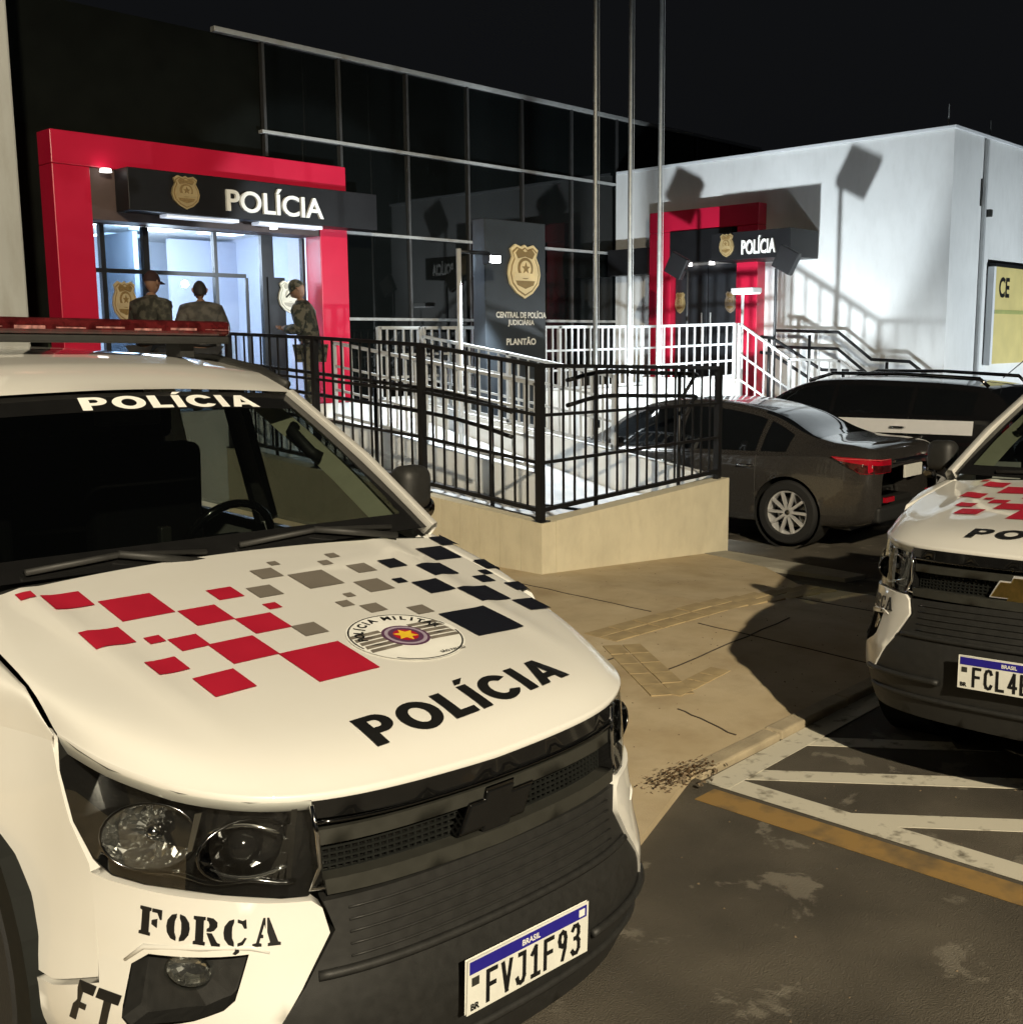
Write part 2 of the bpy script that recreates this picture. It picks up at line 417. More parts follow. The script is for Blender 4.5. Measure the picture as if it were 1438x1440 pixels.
def text2d(s, size=1.0, bold=0.0, xs=1.0, space=1.0):
    c = bpy.data.curves.new('lettering', 'FONT'); c.body = s; c.size = size; c.offset = bold; c.space_character = space
    c.align_x = 'CENTER'; c.resolution_u = 5
    o = bpy.data.objects.new('lettering', c); COL.objects.link(o)
    me = o.to_mesh(); V = [(v.co.x * xs, v.co.y) for v in me.vertices]; F = [tuple(p.vertices) for p in me.polygons]
    o.to_mesh_clear(); bpy.data.objects.remove(o); bpy.data.curves.remove(c)
    return V, F
def text(name, s, fn, m, parent, size, bold=0.0, xs=1.0, off=0.003, center=(0, 0), maxe=0.0, space=1.0, depth=0.0, width=None):
    V, F = text2d(s, size, bold, xs, space)
    if width:
        w = max(p[0] for p in V) - min(p[0] for p in V); V = [(p[0] * width / w, p[1]) for p in V]
    mx = (max(p[0] for p in V) + min(p[0] for p in V)) / 2; my = (max(p[1] for p in V) + min(p[1] for p in V)) / 2
    bm = bmesh.new(); vs = [bm.verts.new((p[0] - mx + center[0], p[1] - my + center[1], 0)) for p in V]
    for q in F:
        try: bm.faces.new([vs[i] for i in q])
        except ValueError: pass
    bmesh.ops.triangulate(bm, faces=bm.faces)
    if maxe:
        for _ in range(4):
            es = [e for e in bm.edges if e.calc_length() > maxe]
            if not es: break
            bmesh.ops.subdivide_edges(bm, edges=es, cuts=1); bmesh.ops.triangulate(bm, faces=bm.faces)
    if depth:
        r = bmesh.ops.extrude_face_region(bm, geom=list(bm.faces))
        for v in [g for g in r['geom'] if isinstance(g, bmesh.types.BMVert)]: v.co.z = depth
    for v in bm.verts: v.co = Vector(fn(v.co.x, v.co.y, off + v.co.z))
    bmesh.ops.recalc_face_normals(bm, faces=bm.faces)
    me = bpy.data.meshes.new(name); bm.to_mesh(me); bm.free()
    return link(name, me, m, parent)
def heavy(word, gap=.10, wide=1.0):
    """heavy sans capitals as outlines with counters; cap height 1"""
    def arc(cx, cy, rx, ry, a0, a1, n=14): return [(cx + rx * math.cos(R(a0 + (a1 - a0) * k / n)), cy + ry * math.sin(R(a0 + (a1 - a0) * k / n))) for k in range(n + 1)]
    G = {'P': (.76, [[(0, 0), (.27, 0), (.27, .35)] + arc(.43, .675, .33, .325, -90, 90) + [(0, 1)], [(.27, .55)] + arc(.40, .68, .11, .13, -90, 90) + [(.27, .81)]]),
         'O': (.98, [arc(.49, .5, .49, .52, 0, 360, 30)[:-1], arc(.49, .5, .22, .29, 0, 360, 24)[:-1]]),
         'L': (.64, [[(0, 0), (.64, 0), (.64, .22), (.27, .22), (.27, 1), (0, 1)]]),
         'I': (.27, [[(0, 0), (.27, 0), (.27, 1), (0, 1)]]),
         'J': (.27, [[(0, 0), (.27, 0), (.27, 1), (0, 1)], [(.03, 1.07), (.19, 1.07), (.40, 1.27), (.13, 1.27)]]),
         'C': (.94, [arc(.49, .5, .49, .52, 32, 328, 26) + arc(.49, .5, .22, .29, 318, 42, 20)]),
         'A': (.98, [[(0, 0), (.28, 0), (.345, .19), (.635, .19), (.70, 0), (.98, 0), (.63, 1), (.35, 1)], [(.405, .39), (.575, .39), (.49, .70)]])}
    out = []; x = 0
    for ch in word.replace('Í', 'J'):
        w, Ls = G[ch]
        if ch == 'J': out.append([[(a + x, c) for a, c in Ls[0]]]); out.append([[(a + x, c) for a, c in Ls[1]]])
        else: out.append([[(a + x, c) for a, c in L] for L in Ls])
        x += w + gap
    tot = x - gap
    return [[[(a - tot / 2, c - .5) for a, c in L] for L in Ls] for Ls in out], tot
def heavy_text(word, fn, m, parent, width, height, off=0.0, center=(0, 0), res=.03, gap=.10):
    Ls, tot = heavy(word, gap); k = width / tot
    bm = bmesh.new()
    for L in Ls:
        V, F = cdt([[(a * k + center[0], c * height + center[1]) for a, c in q] for q in L], res)
        vs = [bm.verts.new(fn(a, c, off)) for a, c in V]
        for q in F: bm.faces.new([vs[i] for i in q])
    bmesh.ops.delete(bm, geom=[v for v in bm.verts if not v.link_faces], context='VERTS')
    bmesh.ops.recalc_face_normals(bm, faces=bm.faces)
    me = bpy.data.meshes.new('lettering'); bm.to_mesh(me); bm.free()
    return link('lettering', me, m, parent, None, True)
def disc(cx, cy, rx, ry=None, n=28, a0=0):
    ry = ry or rx
    return [(cx + rx * math.cos(a0 + 2 * math.pi * k / n), cy + ry * math.sin(a0 + 2 * math.pi * k / n)) for k in range(n)]
def spot(name, loc, target, power, col, size=R(120), blend=0.6, radius=0.1, parent=None):
    d = bpy.data.lights.new(name, 'SPOT'); d.energy = power; d.color = col; d.spot_size = size; d.spot_blend = blend; d.shadow_soft_size = radius
    o = bpy.data.objects.new(name, d); COL.objects.link(o); o.location = loc
    o.rotation_euler = (Vector(target) - Vector(loc)).to_track_quat('-Z', 'Y').to_euler()
    if parent: o.parent = parent
    return o
def catmull(P, n=10):
    P = np.array(P, float); out = []; Q = np.vstack([2 * P[0] - P[1], P, 2 * P[-1] - P[-2]])
    for i in range(1, len(Q) - 2):
        for k in range(n):
            t = k / n; a, b, c, d = Q[i - 1:i + 3]
            out.append(.5 * (2 * b + (c - a) * t + (2 * a - 5 * b + 4 * c - d) * t * t + (3 * b - a - 3 * c + d) * t ** 3))
    out.append(Q[-2]); return np.array(out)

# ================================================================== LIGHTS, SEEN AND ASSUMED
SRC = (12.36, 8.92, .90)              # assumed work flood between the parked cars, washing the white annex
SRC2 = (14.82, 6.35, .50)  # assumed second flood, hidden behind the SUV, doubling the canopy shadow
LAMPA = (9.83, 9.62, 2.93)            # small flood on a bracket post over the ramp
STREET = (-6.4, -13.1, 11.5)          # assumed street lamp, unseen, on the near side of the road

# ================================================================== GROUND
def gz(x):
    return float(np.interp(x, [6.9, 9.7], [0.0, -0.2]))
def sheet(name, xs, ys, dz, m):
    b = MB(); b.grid([[(x, y, gz(x) + dz) for y in ys] for x in xs]); return struct(b.build(name, m))
XS = [-60, -20, -6, 0, 3, 4, 5, 6, 6.9, 7.6, 8.3, 9, 9.7, 11, 14, 20, 40, 80]
sheet('road', XS, [-60, -25, -8, -3, 0, 1.5, 3, 5, 8, 12, 25, 60], -0.035, M_ASPHALT)
def slab_sheet(name, poly, z, m, depth=0.16):
    b = MB(); b.prism(poly, lambda a, c, o: (a, c, gz(a) + o), z, z - depth); return struct(b.build(name, m))
slab_sheet('pavement', [(-2.0, 2.05), (1.0, 2.05), (3.23, 2.46), (4.06, 2.74), (6.9, 2.80), (8.35, 2.82), (8.35, 4.6), (9.0, 5.3), (9.7, 6.16), (6.9, 6.16), (6.9, 13.0), (-2.0, 13.0)], 0.0, M_SIDEWALK)
# kerb stones along the road edge of the pavement
kerb = thing('kerb', 'row of rough concrete kerb stones along the pavement by the hatched bay', 'kerb'); kerb['kind'] = 'structure'
x = 4.08
for i in range(6):
    w = 0.72 if i else 0.7
    b = MB(); b.box(x + .006, x + w - .006, 2.70, 2.80, -0.2, 0.008 + rng.uniform(-.004, .004)); b.build('kerb_stone', M_KERB, kerb, bevel=.012); x += w
slab_sheet('drain_sill', [(9.0, 4.5), (9.38, 4.5), (9.68, 6.16), (9.30, 6.16), (9.0, 5.3)], 0.004, M_SILL)
# markings on the road: white border, diagonals, yellow edge line
def marking(name, quads, m, z, label=None):
    b = MB()
    for q in quads: b.prism(q, lambda a, c, o: (a, c, gz(a) - 0.035 + o), z, z - 0.003)
    return struct(b.build(name, m), label)
def strip(p, q, w):
    dx, dy = q[0] - p[0], q[1] - p[1]; L = math.hypot(dx, dy); nx, ny = -dy / L * w / 2, dx / L * w / 2
    return [(p[0] + nx, p[1] + ny), (p[0] - nx, p[1] - ny), (q[0] - nx, q[1] - ny), (q[0] + nx, q[1] + ny)]
hatch = [strip((4.065, 2.615), (7.0, 2.66), .13), strip((4.13, 2.60), (4.10, -1.6), .13),
         strip((4.84, 2.60), (7.2, -0.55), .12), strip((4.26, 2.60), (6.9, -0.92), .12), strip((4.13, 2.02), (6.2, -0.74), .12), strip((4.12, 1.24), (5.6, -.73), .12)]
for i, q in enumerate(hatch): marking('marking_line', [q], M_WPAINT, (0.008, 0.0065, 0.0045, 0.0045, 0.0045, 0.0045)[i])
marking('yellow_line', [strip((3.955, 2.60), (3.93, -1.6), .15)], M_YPAINT, 0.005)
# paving strips set in the pavement
strip_a = thing('tile_strip', 'long strip of brown ribbed paving tiles across the pavement', 'paving'); strip_a['kind'] = 'structure'
strip_b = thing('tile_strip', 'slanting strip of brown ribbed paving tiles nearest the big police pickup', 'paving'); strip_b['kind'] = 'structure'
strip_c = thing('tile_strip', 'short strip of brown ribbed paving tiles nearest the kerb tip', 'paving'); strip_c['kind'] = 'structure'
def tiles(par, p, q, w, n, sub):
    p = Vector((*p, 0)); q = Vector((*q, 0)); d = (q - p) / n; dn = d.normalized(); nn = Vector((-dn.y, dn.x, 0))
    for i in range(n):
        for k in range(sub):
            c = p + d * (i + .5) + nn * (w * ((k + .5) / sub - .5)); L = d.length / 2 - .006; h = w / sub / 2 - .006
            b = MB(); z0 = gz(c.x)
            b.box(-L, L, -h, h, -.02, 0.003 + rng.uniform(0, .005))
            o = b.build('paving_tile', M_TILE, par); o.location = (c.x, c.y, z0); o.rotation_euler = (0, 0, math.atan2(dn.y, dn.x))
tiles(strip_a, (5.6, 4.52), (8.3, 4.36), .30, 11, 2)
tiles(strip_b, (5.55, 4.30), (4.92, 3.45), .26, 5, 2)
tiles(strip_c, (4.92, 3.47), (5.52, 3.53), .14, 4, 1)
# shallow saw cuts across the pavement
b = MB()
for p, q in (((3.3, 4.1), (5.4, 4.15)), ((4.6, 2.85), (4.75, 3.3)), ((6.2, 2.85), (6.35, 4.25)), ((7.6, 2.85), (7.7, 4.25)), ((5.2, 3.75), (6.9, 3.85)), ((6.4, 4.7), (6.5, 6.1))):
    pts = [(p[0] + (q[0] - p[0]) * t + rng.uniform(-.008, .008), p[1] + (q[1] - p[1]) * t + rng.uniform(-.008, .008)) for t in np.linspace(0, 1, 9)]
    for u, v in zip(pts[:-1], pts[1:]): b.bar((u[0], u[1], gz(u[0]) + .002), (v[0], v[1], gz(v[0]) + .002), .009, .004)
struct(b.build('pavement_crack', mat('crack_dirt', (0.06, 0.045, 0.03), .95)), 'thin dirty cracks and joints across the pavement')
# crumbled kerb tip and litter
b = MB()
for i in range(260):
    a = rng.normal(0, .5); cx = 3.96 + rng.normal(0, .09) + (.12 if i % 3 == 0 else 0); cy = 2.76 + rng.normal(0, .04) - (cx - 3.98) * .0
    s_ = rng.uniform(.004, .016); c = Vector((cx, cy, .004 + rng.uniform(0, .012)))
    v = [c + Vector((math.cos(a) * s_, math.sin(a) * s_, rng.uniform(0, .008))), c + Vector((-math.sin(a) * s_ * .6, math.cos(a) * s_ * .6, 0)), c + Vector((-math.cos(a) * s_, -math.sin(a) * s_, rng.uniform(0, .01))), c + Vector((math.sin(a) * s_ * .6, -math.cos(a) * s_ * .6, rng.uniform(0, .006)))]
    b.add(v, [(0, 1, 2, 3)])
o = b.build('litter', M_DRYLEAF); o['kind'] = 'stuff'; o['label'] = 'dry leaves and crumbs gathered at the broken kerb tip'
b = MB()
for i in range(60):
    cx, cy = 3.95 + rng.normal(0, .12), 2.72 + rng.normal(0, .05); s_ = rng.uniform(.006, .022)
    pts = [Vector((cx, cy, 0)) + Vector(rng.normal(0, 1, 3)).normalized() * s_ * rng.uniform(.7, 1.1) for _ in range(6)]
    k = len(b.v); b.add(pts, [(0, 1, 2), (0, 2, 3), (0, 3, 4), (0, 4, 1), (5, 2, 1), (5, 3, 2), (5, 4, 3), (5, 1, 4)])
o = b.build('rubble', M_RUBBLE); o['kind'] = 'stuff'; o['label'] = 'broken concrete crumbs at the kerb tip'

b = MB()
for i in range(650):
    cx, cy = rng.uniform(2.2, 9), rng.uniform(.6, 6.0)
    if cx < 3.0 and cy > 1.7: continue
    s_ = rng.uniform(.002, .006); z0 = gz(cx) + (.001 if (cy > 2.8 and cx < 8.4) else -.034)
    a = rng.uniform(0, 6.3); ca, sa = math.cos(a) * s_, math.sin(a) * s_
    b.add([(cx + ca, cy + sa, z0), (cx - sa, cy + ca, z0), (cx - ca * 1.3, cy - sa * 1.3, z0), (cx + sa, cy - ca, z0), (cx, cy, z0 + s_ * .9)], [(0, 1, 4), (1, 2, 4), (2, 3, 4), (3, 0, 4)])
o = b.build('grit', M_RUBBLE); o['kind'] = 'stuff'; o['label'] = 'fine grit and bits of dry leaf strewn over the road and pavement'

# ================================================================== STATION: FACADE, PORTALS, ANNEX
FY = 13.0
def f_y(Y):                 # surface facing the street (-Y)
    return lambda a, c, o: (a, Y - o, c)
def f_x(X):                 # surface facing -X; a runs to the right as seen
    return lambda a, c, o: (X - o, -a, c)

fac = thing('glass_facade', 'dark mirror glass facade with pale metal grid between the red portal and white annex', 'glass facade', (0, 0, 0))
XV = [16.55 - 1.256 * k for k in range(8)]; ZV = [1.08, 2.29, 3.51, 4.73, 5.90]
for k in range(-4, 6):
    for j in range(4):
        x1, x0, z0, z1 = 16.55 - 1.256 * k, 16.55 - 1.256 * (k + 1), ZV[j], ZV[j + 1]
        if k < 0 and j < 3: continue
        if x0 < 9.9 and z0 < 3.5: continue
        b = MB(); b.box(-.61, .61, -.008, .008, -.59, .59)
        o = b.build('pane', M_FACADE, fac); o.location = ((x0 + x1) / 2, FY, (z0 + z1) / 2)
        o.rotation_euler = (R(rng.uniform(-.18, .18)), 0, R(rng.uniform(-.18, .18)))
for xv in XV[:7] + [16.55 + 1.256 * i for i in range(1, 5)]:
    b = MB(); b.box(xv - .02, xv + .02, FY - .045, FY + .03, (4.98 if xv > 16.6 else 1.0 if xv > 10 else 4.42), 5.88); b.build('mullion', mat('dark_aluminium', (0.09, 0.09, 0.09), .4, .6), fac)
for j, zv in enumerate(ZV):
    x0 = (8.28 if j == 4 else 8.94) if j > 2 else 10.15
    w = .032 if j == 4 else .022
    b = MB(); b.box(x0, 21.4 if j == 4 else 16.48, FY - .07, FY + .03, zv - w, zv + w); b.build('transom', M_MULL, fac, bevel=.006)
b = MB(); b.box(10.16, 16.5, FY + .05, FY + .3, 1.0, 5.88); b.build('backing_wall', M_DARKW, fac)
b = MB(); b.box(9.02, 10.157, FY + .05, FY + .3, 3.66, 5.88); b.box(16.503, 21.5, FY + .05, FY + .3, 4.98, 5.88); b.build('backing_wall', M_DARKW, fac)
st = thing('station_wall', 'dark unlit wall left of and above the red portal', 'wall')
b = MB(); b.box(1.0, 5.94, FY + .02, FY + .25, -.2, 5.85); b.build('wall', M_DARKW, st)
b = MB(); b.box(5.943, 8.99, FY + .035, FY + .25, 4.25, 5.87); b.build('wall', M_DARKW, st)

# --- shield badge used on signs and doors
SH = [(0, .5), (.09, .455), (.28, .5), (.43, .41), (.37, .27), (.46, .12), (.5, -.05), (.44, -.24), (.25, -.40), (0, -.5)]
SHIELD = SH + [(-a, c) for a, c in SH[-2:0:-1]]
def badge(name, fn, cx, cz, w, h, parent, pale=None, dark=None, th=.03):
    pale = pale or M_BADGEGOLD; dark = dark or M_BADGEDARK
    T = lambda P, s=1, dx=0, dz=0: [(cx + (a * s + dx) * w, cz + (c * s + dz) * h) for a, c in P]
    b = MB(); b.prism(T(SHIELD), fn, th, 0); r = b.build(name, pale, parent)
    b = MB(); b.prism(T(SHIELD, .9), fn, th + .004, th - .002); b.build('shield_line', dark, r)
    b = MB(); b.prism(T(SHIELD, .84), fn, th + .008, th - .001); b.build('shield_face', pale, r)
    b = MB()
    b.prism(T([(-.30, .34), (-.2, .42), (0, .36), (.2, .42), (.30, .34), (.22, .24), (0, .28), (-.22, .24)]), fn, th + .014, th)      # eagle wings
    ring = disc(0, .06, .24, .2, 24)
    b.prism(T(ring), fn, th + .012, th)
    b.prism(T([(-.3, -.17), (.3, -.17), (.25, -.25), (0, -.32), (-.25, -.25)]), fn, th + .012, th)
    b.build('relief', dark, r)
    b = MB(); b.prism(T(disc(0, .06, .17, .145, 20)), fn, th + .018, th)
    b.prism(T([(-.36, -.12), (.36, -.12), (.34, -.03), (-.34, -.03)]), fn, th + .016, th); b.build('medallion', pale, r)
    s5 = [(math.sin(math.pi * k / 5) * (.13 if k % 2 == 0 else .055), .06 + math.cos(math.pi * k / 5) * (.11 if k % 2 == 0 else .046)) for k in range(10)]
    b = MB(); b.prism(T(s5), fn, th + .024, th); b.build('star', dark, r)
    return r

# --- big portal on the street front
po = thing('red_portal', 'large red entrance portal with a black POLÍCIA band and lit lobby behind', 'portal')
b = MB(); b.box(5.94, 6.39, 12.70, 13.04, 1.0, 3.985); b.build('column', M_REDF, po, bevel=.01)
b = MB(); b.box(9.65, 10.12, 12.70, 13.04, 1.0, 3.985); b.build('column', M_REDF, po, bevel=.01)
b = MB(); b.box(5.94, 10.12, 12.70, 13.04, 3.988, 4.36); b.build('beam', M_REDF, po, bevel=.01)
b = MB(); b.box(6.68, 10.40, 12.38, 12.693, 3.50, 3.985); band = b.build('sign_band', M_SIGNB, po, bevel=.008)
b = MB(); b.box(6.395, 9.645, 12.72, 13.04, 3.40, 3.98); b.build('head_panel', mat('brown_panel', (0.07, 0.045, 0.04), .6), po)
text('lettering', 'POLÍCIA', f_y(12.378), M_HALO, band, .36, .006, 1, .0, (8.71, 3.745), depth=.035, width=1.48)
badge('badge', f_y(12.378), 7.41, 3.75, .37, .39, band, mat('dull_gold', (0.36, 0.27, 0.13), .45, .2), None)
for xx in (7.7, 9.0): b = MB(); b.box(xx - .5, xx + .5, 12.45, 12.62, 3.46, 3.497); b.build('light_strip', mat('strip_lamp', (.9, .95, 1), .4, emit=(.75, .85, 1), estr=.55), po)
b = MB(); b.lathe([(0.001, 3.93), (.07, 3.93), (.06, 3.968)], 14, c=(6.53, 12.60, 0)); b.build('downlight', mat('small_lamp', (.9, .9, .9), .4, emit=(1, .95, .9), estr=4), po)
b = MB(); b.lathe([(0.001, 3.42), (.05, 3.42), (.045, 3.495)], 14, c=(8.75, 12.5, 0)); b.build('downlight', MATS['small_lamp'], po)
# glazed screen and doors
M_DFR = mat('door_frame', (0.02, 0.022, 0.026), .4, .3)
gl = thing('entrance_glazing', 'glazed entrance screen with dark frames inside the large red portal', 'doors')
fr = lambda nm, x0, x1, z0, z1, y0=13.06, y1=13.13: MB().box(x0, x1, y0, y1, z0, z1).build(nm, M_DFR, gl)
for x0, x1 in ((6.395, 6.45), (6.64, 6.70), (7.20, 7.28), (8.20, 8.25), (8.93, 9.12), (9.60, 9.645)): fr('post', x0, x1, 1.0, 3.39)
fr('head_rail', 6.395, 9.645, 3.393, 3.50)
fr('rail', 6.45, 8.67, 2.82, 2.87, 13.053, 13.12)
fr('post', 8.645, 8.685, 1.0, 2.818, 13.03, 13.055)
fr('door_leaf', 9.0, 9.27, 1.0, 2.84, 13.03, 13.055)
for x0, x1 in ((6.45, 6.64), (6.70, 7.20), (7.28, 8.20), (8.25, 8.93), (9.12, 9.60)):
    b = MB(); b.box(x0, x1, 13.085, 13.095, 1.02, 3.39); b.build('pane', M_GLASSDOOR if x0 != 6.70 else glass('smoked_door_glass', (.35, .42, .48), .9), gl)
badge('badge', f_y(13.05), 6.90, 2.47, .32, .50, gl, mat('dull_gold2', (0.42, 0.34, 0.2), .5))
badge('badge', f_y(13.02), 9.32, 2.58, .36, .44, gl, mat('pale_badge', (0.75, 0.76, 0.66), .5), mat('pale_badge_relief', (.42, .42, .36), .5))
# lobby
lb = thing('lobby', 'bright bluish lobby room seen through the entrance glazing', 'room')
b = MB(); b.box(5.9, 10.0, 16.5, 16.6, .9, 3.6); b.build('back_wall', M_LOBBY, lb)
b = MB(); b.box(5.8, 5.9, 13.14, 16.5, .9, 3.6); b.build('side_wall', M_LOBBY, lb)
b = MB(); b.box(10.0, 10.02, 13.14, 16.5, .9, 3.6); b.build('side_wall', M_LOBBYB, lb)
b = MB(); b.box(8.85, 10.0, 15.3, 15.38, .9, 3.5); b.build('partition', M_LOBBYB, lb)
b = MB(); b.box(7.9, 7.97, 14.6, 16.5, .9, 3.5); b.build('partition', M_LOBBY, lb)
b = MB(); b.box(5.8, 10.02, 13.14, 16.6, 3.55, 3.65); b.build('ceiling', M_WHITEW, lb)
b = MB(); b.box(5.8, 10.02, 13.14, 16.6, .9, 1.0); b.build('floor', M_RAMP, lb)
for cx, cy in ((7.0, 14.4), (8.2, 14.4), (9.2, 14.3), (8.3, 15.8), (6.8, 15.8)):
    b = MB(); b.box(cx - .3, cx + .3, cy - .3, cy + .3, 3.52, 3.548); b.build('ceiling_lamp', M_CEIL, lb)
b = MB(); b.box(7.9, 9.2, 14.2, 14.7, 1.0, 2.0); b.build('counter', M_LOBBY, lb, bevel=.01)
dl = bpy.data.lights.new('lobby_light', 'POINT'); dl.energy = LOBBY_W; dl.color = LOBBY_C; dl.shadow_soft_size = .4
o = bpy.data.objects.new('lobby_light', dl); COL.objects.link(o); o.location = (7.9, 14.3, 3.2); o.parent = lb

# --- annex
an = thing('white_annex', 'white rendered annex building with a sharp parapet corner right of the glass facade', 'building')
b = MB(); b.box(16.5, 26, 6.81, 12.95, -.4, 4.90); b.build('wall', M_WHITEW, an)
b = MB(); b.box(16.47, 26.03, 6.78, 12.93, 4.903, 4.95); b.build('parapet_coping', M_WHITEW2, an, bevel=.006)
b = MB(); b.box(17.62, 17.69, 6.76, 6.808, -.2, 4.88); b.build('conduit', M_RAILW, an)
b = MB(); b.box(17.70, 17.79, 6.70, 6.808, 3.75, 3.86); b.build('junction_box', M_GREYP, an, bevel=.01)
b = MB(); b.box(17.54, 17.555, 6.79, 6.808, 3.9, 4.3); b.build('cable', M_GREYP, an)
for (xx, yy) in ((16.6, 6.95), (18.3, 7.0)):
    b = MB(); b.tube([(xx, yy, 4.94), (xx, yy, 5.27)], [.014, .006], 8); b.build('lightning_rod', M_POLE, an)
sg = thing('yellow_sign', 'pale yellow wall sign starting with CE on the annex street side', 'sign')
b = MB(); b.box(18.06, 19.9, 6.71, 6.80, 1.52, 3.02); b.build('panel', M_SIGNY, sg)
b = MB(); b.box(18.0, 19.96, 6.69, 6.80, 3.023, 3.07); b.build('top_trim', M_SIGNB, sg)
b = MB(); b.box(17.97, 18.057, 6.70, 6.80, 1.5, 3.02); b.build('side_trim', M_WHITEW2, sg)
b = MB(); b.box(18.07, 19.9, 6.70, 6.709, 2.30, 2.36); b.build('band', mat('sign_band_green', (.34, .36, .12), .6), sg)
text('lettering', 'CE', f_y(6.709), M_INK, sg, .42, .012, 1, .002, (18.45, 2.71), width=.44)

# --- small portal on the annex flank (faces -X); a = -Y
p2 = thing('red_portal', 'small red portal with black POLÍCIA canopy on the white annex wall', 'portal')
b = MB(); b.box(16.25, 16.495, 11.56, 12.01, 1.0, 3.78); b.build('column', M_REDF, p2, bevel=.01)
b = MB(); b.box(16.25, 16.495, 9.84, 10.24, 1.0, 3.78); b.build('column', M_REDF, p2, bevel=.01)
b = MB(); b.box(16.25, 16.495, 9.84, 12.01, 3.783, 4.13); b.build('beam', M_REDF, p2, bevel=.01)
b = MB(); b.box(15.62, 16.49, 8.90, 10.32, 3.19, 3.62); band2 = b.build('sign_band', M_SIGNB, p2, bevel=.008)
b = MB(); b.box(16.2, 16.492, 12.015, 12.9, 3.10, 3.55); b.build('sign_band', M_SIGNB, p2)
b = MB(); b.box(16.22, 16.49, 10.325, 11.555, 3.25, 3.775); b.build('head_panel', M_SIGNB, p2)
text('lettering', 'POLÍCIA', f_x(15.618), M_HALO, band2, .3, .006, 1, 0, (-9.44, 3.40), depth=.03, width=.60)
badge('badge', f_x(15.618), -10.02, 3.42, .26, .36, band2, mat('dull_gold', (0.36, 0.27, 0.13), .45, .2))
for y0, y1 in ((10.245, 10.88), (10.90, 11.555)):
    b = MB(); b.box(16.40, 16.47, y0, y1, 1.0, 3.2); d_ = b.build('door', mat('dark_door', (0.028, 0.03, 0.034), .35, .2), p2, bevel=.01)
    b = MB(); b.tube([(16.36, y1 - .08 if y0 < 10.5 else y0 + .08, 1.9), (16.36, y1 - .08 if y0 < 10.5 else y0 + .08, 2.4)], .015, 8); b.build('handle', M_POLE, d_)
badge('badge', f_x(16.398), -11.44, 2.58, .2, .36, p2, mat('dull_gold', (0.36, 0.27, 0.13), .45, .2))
badge('badge', f_x(16.398), -10.42, 2.56, .22, .36, p2, mat('dull_gold3', (0.24, 0.19, 0.14), .5))
for yy in (11.2, 10.75): b = MB(); b.lathe([(0.001, 3.19), (.05, 3.19), (.045, 3.245)], 12, c=(16.3, yy, 0)); b.build('downlight', MATS['small_lamp'], p2)

# --- pale wall at the left edge
lw = thing('side_wall', 'tall plain pale wall at the left edge behind the big police pickup', 'wall')
b = MB(); b.box(-4, 3.725, 8.5, 12.9, -.05, 10); b.build('wall', M_LEFTW, lw, bevel=.02)

# ================================================================== PLATFORM, RAMP, STAIRS
pf = thing('entrance_platform', 'raised white walled platform in front of both portals', 'platform')
b = MB(); b.box(5.2, 16.49, 11.053, 13.0, -.3, .997); b.build('deck', M_RAMP, pf)
b = MB(); b.box(14.753, 16.49, 9.20, 11.05, -.3, .995); b.build('deck', M_RAMP, pf)
b = MB(); b.box(5.2, 14.75, 10.9, 11.05, -.3, 1.22); b.build('front_wall', M_WHITEW, pf, bevel=.006)
b = MB(); b.box(14.6, 14.75, 9.20, 10.897, -.3, 1.36); b.build('front_wall', M_WHITEW, pf, bevel=.006)
sts = thing('entrance_stairs', 'concrete entrance stairs beside the white annex behind the parked cars', 'stairs')
for k in range(3):
    b = MB(); b.box(14.66, 16.45, 8.90 - .3 * k, 9.197 - .3 * k, -.3, .83 - .165 * k); b.build('step', M_RAMP, sts)
b = MB(); b.box(14.66, 16.45, 7.5, 8.295, -.3, .5); b.build('landing', M_RAMP, sts)
for k in range(3):
    b = MB(); b.box(14.66, 16.45, 7.2 - .3 * k, 7.497 - .3 * k, -.3, .33 - .165 * k); b.build('step', M_RAMP, sts)

rp = thing('access_ramp', 'access ramp with cream outer walls and white inner kerbs inside the black fence', 'ramp')
wz = lambda y: float(np.interp(y, [6.16, 7.7, 10.9], [.43, .56, .80]))
# outer left wall in blocks with recessed joints
ys_ = np.linspace(6.16, 10.88, 20)
for a, c in zip(ys_[:-1], ys_[1:]):
    b = MB(); v = []
    x0, x1 = 6.87, 7.05
    y0, y1 = a + .003, c - .003
    v = [(x0, y0, -.15), (x1, y0, -.15), (x1, y1, -.15), (x0, y1, -.15), (x0, y0, wz(y0)), (x1, y0, wz(y0)), (x1, y1, wz(y1)), (x0, y1, wz(y1))]
    b.add(v, [(3, 2, 1, 0), (4, 5, 6, 7), (0, 1, 5, 4), (1, 2, 6, 5), (2, 3, 7, 6), (3, 0, 4, 7)]); b.build('wall_block', M_CREAMW, rp)
b = MB(); b.add([(7.053, 6.16, -.15), (9.72, 6.16, -.4), (9.72, 6.34, -.4), (7.053, 6.34, -.15), (7.053, 6.16, .435), (9.72, 6.16, .55), (9.72, 6.34, .55), (7.053, 6.34, .435)], [(3, 2, 1, 0), (4, 5, 6, 7), (0, 1, 5, 4), (1, 2, 6, 5), (2, 3, 7, 6), (3, 0, 4, 7)]); b.build('outer_wall', M_CREAMW, rp)
b = MB(); b.grid([[(x, y, z) for y, z in ((6.35, .30), (7.6, .30), (10.88, .62))] for x in (7.06, 8.28)]); b.build('ramp_floor', M_RAMP, rp)
b = MB(); b.grid([[(x, y, z) for y, z in ((6.35, .302), (7.6, .302), (10.88, .98))] for x in (8.42, 9.7)]); b.build('ramp_floor', M_RAMP, rp)
